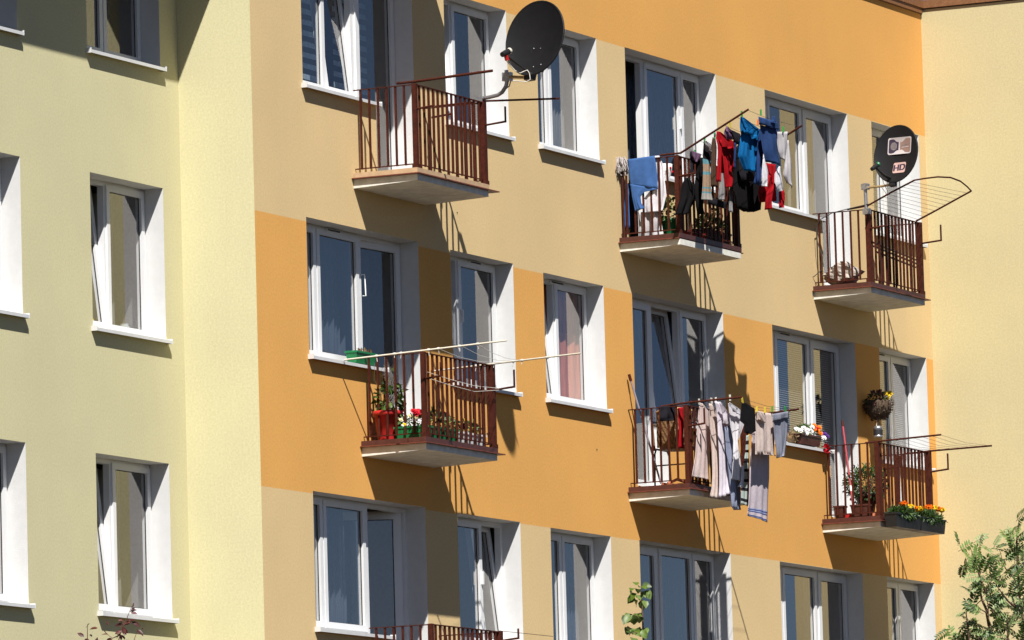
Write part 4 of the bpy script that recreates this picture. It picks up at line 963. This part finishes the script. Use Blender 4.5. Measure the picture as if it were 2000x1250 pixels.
tag(mb.build('broom_stick', ['stick_blue', 'rail'], None, s1) if mat.setdefault('stick_blue', M('grey lilac lacquered stick', (.24, .21, .25), .4)) else None, 'grey lilac broom stick leaning on the railing by the wall', 'broom stick')
mb = MB(); foot = PX(1300, 948, 9.0)
mb.hexa([(8.98, -.40, F4), (9.24, -.52, F4), (9.30, -.42, F4), (9.02, -.28, F4), (8.98, -.40, F4+.03), (9.24, -.52, F4+.05), (9.30, -.42, F4+.02), (9.02, -.28, F4+.06)])
mb.tube([(9.05, -.35, F4+.04), (9.15, -.42, F4+.09), (9.3, -.5, F4+.05), (9.42, -.55, F4+.06), (9.5, -.6, F4+.01)], .018, 6)
tag(mb.build('rag', 'terracotta', None, (9.1, -.4, F4)), 'crumpled orange red rag on the balcony floor under the chair', 'rag')
# fifth balcony: bag and cables
F5 = 11.005+.159
mat['sack'] = M('grey beige sacking', (.34, .29, .25), .9, .35, 14, .5, 30)
mb = MB(); bs = Vector((14.42, -.28, F5+.14)); nu, nv = 22, 14; vs = []
for j in range(nv+1):
    th = math.pi*j/nv
    for i in range(nu):
        ph = 6.2832*i/nu; k = 1+.16*math.sin(3*ph+2*j*.5)+.10*math.sin(7*ph-j*1.3)+.07*math.sin(5*j+ph*2)
        vs.append(bs+Vector((.16*math.sin(th)*math.cos(ph)*k, .22*math.sin(th)*math.sin(ph)*k, .155*math.cos(th)*(1+.18*math.sin(2*ph+1)*math.sin(th)*2) if math.cos(th) > 0 else .135*math.cos(th))))
mb.add(vs, [(j*nu+i, (j+1)*nu+i, (j+1)*nu+(i+1) % nu, j*nu+(i+1) % nu) for j in range(nv) for i in range(nu)], 0, False)
tag(mb.build('sack', 'sack', None, (14.42, -.28, F5)), 'crumpled grey beige sack on the floor of the wire frame balcony', 'sack')
mb = MB(); mb.tube([PX(1694, 402, 14.2)+Vector((0, -.02, .02)), PX(1660, 407, 14.2), PX(1625, 416, 14.2), PX(1600, 430, 14.19), PX(1594, 447, 14.18), PX(1597, 475, 14.17), PX(1606, 500, 14.17), PX(1608, 520, 14.2), PX(1604, 528, 14.2), PX(1590, 540, 14.16), PX(1577, 544, 14.14), PX(1583, 562, 14.13), PX(1589, 578, 14.13)], .0055, 6)
tag(mb.build('cable', 'wire', None, PX(1604, 528, 14.2)), 'loose dark antenna cable looping down past the balcony floor', 'cable')
g5 = empty('drying_rack', PY(1745, 560, -.5), 'folded dark metal drying rack leaning behind the front railing under the small dish', 'drying rack')
for (a, b, c, d_) in ((1704, 473, 1790, 508), (1704, 480, 1790, 515), (1712, 492, 1788, 522)):
    mb = MB(); mb.tube([PY(a, b, -.50), PY(c, d_, -.50)], .012, 6); mb.build('rail', 'wire', g5)
for px in (1722, 1731):
    mb = MB(); mb.tube([PY(px, 470, -.48), PY(px+3, 560, -.56)], .013, 6); mb.build('leg', 'wire', g5)
# sixth balcony
F6 = 8.218+.159
def marigold_box(x, label, blooms):
    zt = PY(1795, 1010, -.87).z; o = empty('flower_box', (x, -.86, zt-.17), label, 'flower box', 'marigold boxes outside the railing'); mb = MB()
    trough(mb, x-.375, x+.375, -.95, -.79, zt-.17, zt); mb.build('box', ['black', 'soil'], o)
    mb = MB(); foliage(mb, (x, -.87, zt+.0), .38, .10, .085, 620, .05, .022); foliage(mb, (x, -.95, zt-.01), .35, .05, .05, 130, .05, .02, (0, 1, 2), -.4); mb.build('foliage', ['leaf', 'leafdark', 'leafdark'], o)
    for px, py, r, m in blooms:
        mb = MB(); c = PY(px, py, -.88); pompon(mb, c, r, 0); mb.tube([c-Vector((0, 0, .01)), c-Vector((0, 0, .10))], .004, 5, 1); mb.build('flower', [m, 'leafdark'], o)
    return o
marigold_box(14.60, 'left flower box of orange and yellow marigolds outside the front railing', [(1765, 986, .062, 'orangefl'), (1778, 992, .06, 'yellowfl'), (1786, 994, .05, 'orangefl'), (1795, 996, .062, 'yellowfl')])
marigold_box(15.37, 'right flower box of orange and yellow marigolds reaching past the railing corner', [(1814, 993, .066, 'orangefl'), (1824, 994, .056, 'yellowfl'), (1832, 995, .05, 'orangefl'), (1839, 997, .052, 'yellowfl')])
o = pot('flower_pot', 'brown pot with a rounded bushy shrub behind the corner post', (14.86, -.30, F6+.10), .13, .22, 'browntile')
mb = MB()
for k in range(70):
    d = rvec(); d.z = abs(d.z)*.9; e = Vector((14.86, -.30, F6+.36))+Vector((d.x*.30, d.y*.26, d.z*.30)); mb.tube([(14.86, -.30, F6+.30), e], [.004, .002], 4)
mb.build('stems', 'twig', o)
mb = MB(); foliage(mb, (14.86, -.30, F6+.44), .30, .27, .24, 1500, .042, .022, (0, 1, 1), .1, .3); mb.build('foliage', LEAFS, o)
mb = MB(); mb.lathe((14.86, -.30, F6), [(.15, 0), (.16, .02), (.13, .03), (.13, .09)], 16); tag(mb.build('saucer', 'terracotta', None, (14.86, -.30, F6)), 'round terracotta stand beneath the shrub pot', 'saucer')
for y0, y1, lb in ((-.12, -.24, 'narrow dark brown planter box standing against the wall'), (-.34, -.56, 'wide dark brown planter box behind the side railing')):
    planter('planter', lb, (14.33, (y0+y1)/2, F6), (.12, abs(y1-y0), .155), 'browntile', None)
o = empty('broom', PX(1667, 1000, 14.40), 'red handled broom leaning on the white door reveal', 'broom'); mb = MB()
t0, t1 = PX(1645, 822, 14.62), PX(1668, 1003, 14.40)
mb.tube([t0, t0.lerp(t1, .06)], .015, 8, 1); mb.tube([t0.lerp(t1, .06), t0.lerp(t1, .70)], .013, 8, 0); mb.tube([t0.lerp(t1, .70), t0.lerp(t1, .76)], .014, 8, 2); mb.tube([t0.lerp(t1, .76), t1], .013, 8, 0); mb.build('handle', ['broomred', 'rail', 'whitefl'] if mat.setdefault('broomred', M('faded red lacquer', (.34, .04, .05), .4)) else None, o)
mb = MB(); mb.obox(t1-Vector((0, 0, .03)), (1, 0, 0), (0, 1, 0), (0, 0, 1), .03, .12, .035)
for k in range(40): mb.obox(t1+Vector((random.uniform(-.02, .02), random.uniform(-.11, .11), -.10)), (1, 0, 0), (0, 1, 0), (random.gauss(0, .08), random.gauss(0, .08), 1), .003, .003, .045)
mb.build('brush', 'redplastic', o)
mb = MB(); w0, w1 = PY(1753, 885, -.62), PY(1760, 985, -.62); mb.tube([w0, w1], .014, 8); tag(mb.build('pole', 'whitefl', None, w1), 'white plastic pole standing behind the front railing bars', 'pole')
# hanging basket and lantern
bc = PY(1714, 795, -.16)
o = empty('hanging_basket', (bc.x, -.0, bc.z-.15), 'round coir wall basket with yellow pansies between door and window', 'flower basket'); mb = MB()
mat['coir'] = M('brown coir', (.075, .048, .030), .95, .45, 40, .9, 60)
mb.lathe((bc.x, -.17, bc.z-.16), [(.03, 0), (.10, .02), (.155, .09), (.17, .17), (.16, .22), (.13, .24)], 18, 0, 1.0, .95)
for _ in range(260):
    a = random.uniform(0, 6.28); zz = random.uniform(.0, .24); r_ = .06+.11*min(1, zz/.15)
    q = Vector((bc.x+r_*math.cos(a), -.17+r_*.95*math.sin(a), bc.z-.16+zz)); mb.leaf(q, Vector((math.cos(a), math.sin(a), random.uniform(-.9, .6)))+rvec()*.7, rvec(), .045, .012, 0)
mb.build('basket', 'coir', o)
mb = MB(); foliage(mb, (bc.x-.03, -.17, bc.z+.09), .17, .12, .09, 120, .055, .035, (0, 1, 1), .3); mb.build('foliage', ['leafdark', 'redleaf'], o)
for px, py, r in ((1738, 768, .045), (1734, 773, .04), (1729, 768, .035), (1733, 779, .028)):
    mb = MB(); bloom(mb, PY(px, py, -.24), r); mb.build('flower', 'yellowfl', o)
mb = MB(); mb.tube([(bc.x-.05, -.002, bc.z+.02), (bc.x-.05, -.05, bc.z+.02)], .006, 6); mb.tube([(bc.x, -.17, bc.z-.155), (bc.x, -.17, bc.z-.20)], .005, 6); mb.build('hook', 'wire', o)
lc = PY(1715, 842, -.17); lt = PY(1714, 818, -.17)
o = empty('lantern', (lc.x, lc.y, lc.z-.06), 'small metal lantern hanging under the flower basket', 'lantern'); mb = MB()
for s in (-1, 1): mb.tube([lt, lc+Vector((.05*s, 0, .055))], .0035, 5)
mb.build('hanger', 'cord', o)
mb = MB(); mb.lathe((lc.x, lc.y, lc.z-.075), [(.058, 0), (.062, .012), (.055, .02), (.055, .10), (.062, .11), (.045, .13), (.02, .145)], 12); mb.build('body', 'zinc', o)
mb = MB(); mb.lathe((lc.x, lc.y, lc.z-.05), [(.0565, 0), (.0565, .065)], 12); mb.build('pane', 'gap_black', o)
# flowers on the window sill of the second row
p = PY(1580, 858, -.02)
o = planter('flower_box', 'brown flower box with white, orange and purple flowers on the window sill', (p.x-.02, .02, 9.232), (.58, .16, .12), 'browntile', [(0, 0, .04, .28, .08, .07, 120, .045)], (), 'planters on the window sills')
for px, py, m in ((1556, 838, 'whitefl'), (1563, 841, 'whitefl'), (1570, 836, 'whitefl'), (1577, 840, 'whitefl'), (1584, 842, 'whitefl'), (1574, 846, 'whitefl'), (1586, 834, 'whitefl'), (1590, 838, 'orangefl'), (1597, 842, 'orangefl'), (1602, 846, 'orangefl'), (1594, 836, 'redfl'), (1600, 835, 'orangefl'), (1590, 831, 'orangefl'), (1611, 848, 'purplefl'), (1615, 852, 'purplefl'), (1609, 855, 'whitefl')):
    mb = MB(); bloom(mb, PY(px, py, -.06), .038); mb.build('flower', m, o)
mb = MB(); foliage(mb, (p.x-.40, .03, 9.30), .16, .06, .06, 60, .05, .02); mb.blob((p.x-.40, .03, 9.28), .15, .05, .05, 0, .2); tag(mb.build('plant', ['dryleaf'], None, (p.x-.4, .03, 9.24)), 'low dried brownish plant left of the sill flower box', 'plant')
p = PY(1614, 877, -.07); mb = MB()
for k in range(14): mb.leaf(p+rvec()*.03, Vector((random.gauss(0, 1), -.3, random.gauss(0, .4))), (0, -.4, 1), .09, .035, 0)
tag(mb.build('ribbon', 'redfl', None, p), 'small red cloth scrap lying at the end of the sill', 'cloth')
# glass jar behind a left wing pane
p = PY(243, 640, 1.20); mb = MB(); mb.lathe((p.x, 1.20, 9.34), [(.05, 0), (.055, .01), (.055, .10), (.04, .12), (.045, .135)], 16)
mat['jarglass'] = M('pale jar glass', (.5, .55, .55), .15, .05); tag(mb.build('jar', 'jarglass', None, (p.x, 1.2, 9.34)), 'glass jar standing inside the left wing window', 'jar')
p = PY(197, 632, 1.2); mb = MB(); mb.lathe((p.x, 1.22, 9.34), [(.07, 0), (.08, .07), (.085, .14), (.07, .14)], 14); tag(mb.build('vase', 'yellowfl', None, (p.x, 1.22, 9.34)), 'mustard yellow pot inside the tilted left wing window', 'vase')

# ------------------------------------------------------------------ trees in front
def comp_leaf(mb, p, d, n, L, pairs=6, m=0, lw=.33, droop=.12):
    d = Vector(d).normalized(); n = Vector(n); n = (n-d*n.dot(d)).normalized(); w = d.cross(n)
    pts = [Vector(p)+d*L*t-n*droop*L*t*t for t in (0, .35, .7, 1)]
    mb.tube(pts, [.0028, .0022, .0018, .0012], 4, 3)
    def at(t): return Vector(p)+d*L*t-n*droop*L*t*t
    for k in range(pairs):
        t = .22+.72*k/(pairs-1); q = at(t); sz = L*lw*(1-.25*abs(t-.55))
        for s in (-1, 1):
            mb.leaf(q, (w*s+d*.55+rvec()*.12), n+w*s*.25+rvec()*.15, sz, sz*.44, m, .18, .2)
    mb.leaf(at(1), d+rvec()*.1, n, L*lw*.9, L*lw*.34, m, .18, .2)
DR = 63.0
def stem(mb, pts, r0_, r1_, D, m=0):
    P = [PD(a, b, D+dd) for a, b, dd in pts]; n = len(P); mb.tube(P, [r0_+(r1_-r0_)*i/(n-1) for i in range(n)], 6, m); return P
T = lambda x, y: (1820+x/4.63, 980+y/4.63)
rb = PD(1965, 1420, DR); rowan = empty('rowan_tree', (rb.x, rb.y, 0), 'young rowan tree with feathery leaves before the right wall', 'tree')
mb = MB(); base = Vector((rb.x, rb.y, 0))
mb.tube([base, base+Vector((.05, 0, 1.2)), base+Vector((-.02, .05, 2.6)), rb-Vector((0, 0, 1)), rb], [.075, .06, .052, .042, .036], 10); mb.build('trunk', 'bark', rowan)
mb = MB(); stems = []
for pts in ([(1965, 1420, 0), (1945, 1320, -.05), T(515, 1120)+(-.1,), T(510, 960)+(-.1,), T(498, 850)+(-.1,)], [T(498, 850)+(-.1,), T(440, 700)+(-.15,), T(395, 560)+(-.2,), T(352, 425)+(-.2,)],
            [T(505, 1000)+(-.1,), T(450, 880)+(.1,), T(430, 760)+(.15,), T(437, 560)+(.2,), T(434, 395)+(.2,)], [(1965, 1420, 0), T(850, 1260)+(.1,), T(815, 1000)+(.1,), T(770, 720)+(.1,), T(690, 640)+(.1,), T(648, 570)+(.1,), T(615, 440)+(.1,)],
            [T(795, 860)+(.1,), T(775, 600)+(.2,), T(768, 380)+(.2,), T(772, 280)+(.2,), T(788, 165)+(.2,)], [T(815, 1000)+(.1,), T(690, 900)+(-.2,), T(630, 820)+(-.2,), T(575, 745)+(-.2,)],
            [T(515, 1120)+(-.1,), T(490, 1000)+(-.3,), T(420, 960)+(-.35,)], [(1945, 1320, 0), T(335, 1250)+(-.2,), T(325, 1120)+(-.2,), T(310, 1010)+(-.2,), T(330, 920)+(-.2,)], [(1965, 1420, 0), T(690, 1260)+(-.1,), T(680, 1100)+(-.1,), T(690, 1000)+(-.1,)]):
    stems.append(stem(mb, pts, .013, .003, DR))
mb.build('branches', 'twig', rowan)
mb = MB()
spots = [(305, 410), (440, 350), (440, 330), (620, 395), (625, 430), (720, 360), (700, 330), (730, 400), (800, 135), (785, 290), (820, 310), (740, 250), (410, 490), (440, 480), (340, 590), (300, 560), (370, 600), (560, 520), (600, 500), (540, 510),
         (470, 590), (500, 560), (580, 640), (610, 700), (650, 690), (430, 700), (380, 680), (460, 720), (500, 640), (500, 800), (520, 780), (480, 770), (390, 850), (410, 830), (330, 790), (560, 930), (600, 910), (640, 900), (570, 880), (380, 970), (400, 975), (270, 1010),
         (350, 1090), (320, 1100), (380, 1080), (470, 1190), (520, 1170), (430, 1170), (560, 1220), (500, 1230), (220, 1220), (180, 1210), (260, 1230), (330, 1180), (760, 490), (720, 470), (700, 510), (810, 440), (830, 500), (790, 540), (720, 610), (700, 600), (750, 640), (810, 640), (830, 690), (800, 740),
         (730, 800), (760, 820), (830, 800), (770, 930), (750, 900), (800, 960), (830, 900), (640, 1010), (620, 1040), (680, 1060), (720, 1050), (740, 1090), (800, 1010), (830, 1060), (640, 1110), (600, 1090), (560, 1030), (580, 1000), (740, 1190), (700, 1180), (780, 1200), (830, 1130), (820, 1200), (640, 1230), (620, 1180), (690, 930), (560, 700), (520, 700), (830, 600), (860, 560), (860, 700), (870, 850), (870, 950), (860, 1100),
         (420, 1230), (300, 1240), (370, 1220), (460, 1130), (540, 1120)]
allp = [q for s_ in stems for q in s_]
for (a, b) in spots:
    px, py = T(a, b); D = DR+random.uniform(-.35, .35); p = PD(px, py, D)
    near = min(allp, key=lambda q: (q-p).length + (.12 if q.z > p.z else 0)); d = (p-near); d = d.normalized() if d.length > .02 else rvec()
    d = (d*.8+rt*random.gauss(0, .5)+up*random.gauss(.15, .4)+fw*random.gauss(0, .35)).normalized(); Ln = random.uniform(.13, .20)
    nn = Vector((-.5, -.45, .75))+rvec()*.75
    comp_leaf(mb, p-d*Ln*.55, d, nn, Ln, random.choice((5, 6, 6, 7)), random.choice((0, 0, 1, 2)))
    if random.random() < .65: comp_leaf(mb, p-d*Ln*.5+rvec()*.05, (d+rvec()*.9).normalized(), nn+rvec()*.4, Ln*.85, 6, random.choice((0, 1, 1, 2)))
for _ in range(120):                                  # the rest of the crown, below the picture
    px, py = random.uniform(1850, 2130), random.uniform(1225, 1560); p = PD(px, py, DR+random.uniform(-.8, .8)); d = rvec(); comp_leaf(mb, p, d, Vector((-.3, -.4, .8))+rvec()*.6, random.uniform(.13, .19), 6, random.choice((0, 1, 2)))
for _ in range(40):
    px, py = random.uniform(2000, 2150), random.uniform(1000, 1560); p = PD(px, py, DR+random.uniform(-.8, .8)); comp_leaf(mb, p, rvec(), Vector((-.3, -.4, .8))+rvec()*.6, .17, 6, random.choice((0, 1, 2)))
mb.build('crown', ['rowan', 'rowandark', 'rowanlight', 'twig'], rowan)
# leafy shoot in the middle
DL = 63.0; lb = PD(1262, 1420, DL); lime = empty('lime_tree', (lb.x, lb.y, 0), 'slender young tree with bright green rounded leaves at the bottom edge', 'tree')
mb = MB(); mb.tube([(lb.x, lb.y, 0), (lb.x+.04, lb.y, 2), lb-Vector((0, 0, 1)), lb], [.055, .045, .03, .022], 8); mb.build('trunk', 'bark', lime)
mb = MB(); stem(mb, [(1262, 1420, 0), (1258, 1300, 0), (1256, 1230, 0), (1254, 1180, 0), (1251, 1150, 0)], .014, .003, DL)
stem(mb, [(1258, 1240, 0), (1240, 1235, -.1), (1228, 1238, -.15)], .005, .002, DL); stem(mb, [(1256, 1206, 0), (1240, 1202, -.1), (1222, 1212, -.15)], .005, .002, DL); mb.build('branches', 'twig', lime)
mb = MB()
A = lambda x, y: (1190+x/8.925, 1110+y/8.925)
for x_, y_, dx, dy, sz, m in ((470, 300, -20, -85, .105, 0), (420, 350, -60, 20, .10, 0), (400, 400, -40, 40, .08, 2), (500, 360, 10, 60, .10, 2), (560, 300, 70, 0, .12, 1), (600, 300, 60, 60, .11, 0), (640, 380, 40, 70, .12, 2), (590, 400, 30, 60, .11, 0), (480, 440, -110, 80, .135, 0), (430, 470, -60, 80, .12, 1),
                              (530, 470, 0, 90, .12, 2), (500, 560, -60, 90, .125, 0), (560, 540, 20, 110, .13, 1), (600, 560, 40, 80, .11, 2), (540, 420, 40, 40, .11, 1), (630, 450, 50, 50, .10, 1), (520, 320, 30, -40, .09, 1),
                              (400, 800, -120, 110, .16, 0), (330, 830, -90, 120, .15, 1), (420, 800, 20, 130, .14, 2), (480, 790, 60, 60, .13, 0), (520, 830, 20, 80, .11, 2), (440, 820, -20, 120, .12, 1), (360, 810, -40, 60, .13, 2), (540, 850, 50, 30, .09, 0),
                              (400, 1060, -120, 80, .16, 1), (360, 1050, -60, 130, .15, 0), (420, 1050, -10, 120, .13, 2), (470, 1050, 90, 100, .15, 1), (520, 1060, 60, 110, .13, 0), (600, 1050, 80, 60, .12, 2), (560, 1080, 50, 80, .12, 0), (330, 1060, -50, 90, .13, 2), (450, 1080, 60, 60, .12, 0)):
    a = PD(*A(x_, y_), DL-.02+random.uniform(-.12, .12)); e = PD(*A(x_+dx, y_+dy), DL-.06+random.uniform(-.12, .1)); d = e-a
    mb.leaf(a, d, -fw*.8+up*.55+rvec()*.35, sz*.80, sz*.64, m, .16, .28)
for _ in range(70):
    p = PD(random.uniform(1210, 1310), random.uniform(1256, 1420), DL+random.uniform(-.4, .4)); mb.leaf(p, rvec()+Vector((0, 0, -.4)), Vector((-.3, -.4, .8))+rvec()*.5, .13, .10, random.choice((0, 1, 2)), .16, .28)
mb.build('crown', ['lime', 'limedark', 'leaflight'], lime)
# dark red twigs at the lower left
DP = 60.0; pb_ = PD(205, 1400, DP); plum = empty('plum_tree', (pb_.x, pb_.y, 0), 'dark red leaved tree of which only the topmost twigs show', 'tree')
mb = MB(); mb.tube([(pb_.x, pb_.y, 0), (pb_.x, pb_.y+.05, 2), pb_-Vector((0, 0, 1)), pb_], [.07, .055, .04, .03], 8); mb.build('trunk', 'bark', plum)
B = lambda x, y: (140+x/12.5, 1160+y/12.5)
mb = MB()
for pts in ([(205, 1400, 0), (225, 1300, 0), B(1150, 1120)+(0,), B(1230, 800)+(0,), B(1330, 640)+(0,), B(1400, 460)+(0,), B(1470, 300)+(0,), B(1510, 235)+(0,)], [(205, 1400, 0), (178, 1300, 0), B(385, 1120)+(0,), B(385, 900)+(0,), B(380, 790)+(0,), B(425, 710)+(0,)],
            [B(1260, 740)+(0,), B(1180, 650)+(0,), B(1230, 590)+(0,)], [B(1250, 780)+(0,), B(1420, 640)+(0,), B(1600, 740)+(0,)], [B(1180, 1000)+(0,), B(1000, 1080)+(0,), B(880, 1000)+(0,)], [(225, 1300, 0), B(1500, 1200)+(0,), B(1600, 900)+(0,)]):
    stem(mb, pts, .006, .0015, DP)
mb.build('branches', 'redtwig' if mat.setdefault('redtwig', M('reddish twig bark', (.12, .05, .03), .7)) else None, plum)
mb = MB()
for x_, y_, dx, dy, sz, m in ((1480, 330, 60, -90, .035, 0), (1500, 280, 20, -80, .03, 1), (1420, 440, 150, -60, .075, 0), (1430, 460, 130, 10, .065, 1), (1450, 400, 110, -90, .05, 0), (450, 870, 160, -60, .075, 1), (440, 870, 170, -40, .07, 0), (310, 1060, -130, -90, .08, 0), (330, 820, 60, -20, .03, 0), (385, 780, 50, -70, .04, 0), (430, 1000, 80, 30, .045, 0),
                              (1250, 740, -190, 30, .075, 0), (1260, 660, -100, -20, .05, 1), (1180, 640, 70, -60, .035, 0), (1250, 760, 130, -60, .09, 1), (1330, 680, 140, -40, .09, 0), (1460, 680, 180, 90, .09, 0), (1250, 800, 40, 100, .08, 0), (1270, 800, 20, 130, .08, 1), (1230, 900, -150, 60, .07, 1), (1240, 920, 40, 50, .05, 0), (880, 780, -10, -90, .05, 1), (1580, 870, 140, 110, .09, 0), (1700, 840, 50, 10, .03, 1),
                              (900, 1000, -130, -20, .075, 1), (860, 1000, -50, -80, .06, 0), (1150, 1050, -60, -90, .06, 1), (1180, 1000, 30, 110, .06, 0), (1300, 1120, -80, -110, .07, 0), (1000, 1100, -150, 30, .07, 1), (560, 1130, 60, 30, .05, 0), (300, 1130, 110, -20, .05, 0), (1240, 830, 60, 60, .07, 0), (1200, 960, -90, 90, .07, 0)):
    a = PD(*B(x_, y_), DP); e = PD(*B(x_+dx, y_+dy), DP+random.uniform(-.03, .03)); d = e-a
    mb.leaf(a, d, -fw*.6+up*.6+rvec()*.5, sz*1.0, sz*.46, m, .2, .15)
for _ in range(160):
    p = PD(random.uniform(120, 320), random.uniform(1258, 1420), DP+random.uniform(-.6, .6)); mb.leaf(p, rvec(), rvec()+Vector((0, 0, 1)), .075, .035, random.choice((0, 1)))
mb.build('crown', ['redleaf', 'redleaf2'], plum)

# ------------------------------------------------------------------ ground, sky, sun
mb = MB(); mb.quad((-900, -900, 0), (900, -900, 0), (900, 900, 0), (-900, 900, 0)); structure(mb.build('ground', 'ground'))
mb = MB(); mb.box(-14, 17.8, -2.2, -.01, .004, .05); structure(mb.build('pavement', 'paving'))

SUN = Vector((1.31, 1.0, -2.12)).normalized()
sl = bpy.data.lights.new('sun', 'SUN'); so = bpy.data.objects.new('sun', sl); col.objects.link(so)
so.rotation_euler = SUN.to_track_quat('-Z', 'Y').to_euler(); so.location = (-40, -40, 60)
sl.energy = 5.0; sl.angle = R(.53); sl.color = (1, .97, .92)
w = bpy.data.worlds.new('World'); sc.world = w; w.use_nodes = True
nt = w.node_tree; bg = nt.nodes['Background']; sky = nt.nodes.new('ShaderNodeTexSky'); sky.sky_type = 'NISHITA'; sky.sun_disc = False
sky.sun_elevation = math.asin(-SUN.z); sky.sun_rotation = math.atan2(-SUN.x, -SUN.y)
sky.air_density = .48; sky.dust_density = .3; sky.ozone_density = 1.5
nt.links.new(sky.outputs[0], bg.inputs[0]); bg.inputs[1].default_value = .05
sc.view_settings.view_transform = 'Standard'; sc.view_settings.look = 'None'; sc.view_settings.gamma = 1
sc.view_settings.exposure = .64
sc.render.engine = 'CYCLES'; sc.cycles.use_denoising = True
sc.cycles.caustics_reflective = False; sc.cycles.caustics_refractive = False
sc.cycles.max_bounces = 8; sc.cycles.transparent_max_bounces = 24
for o in bpy.data.objects:
    for k in ('_o', '_k'):
        if k in o: del o[k]
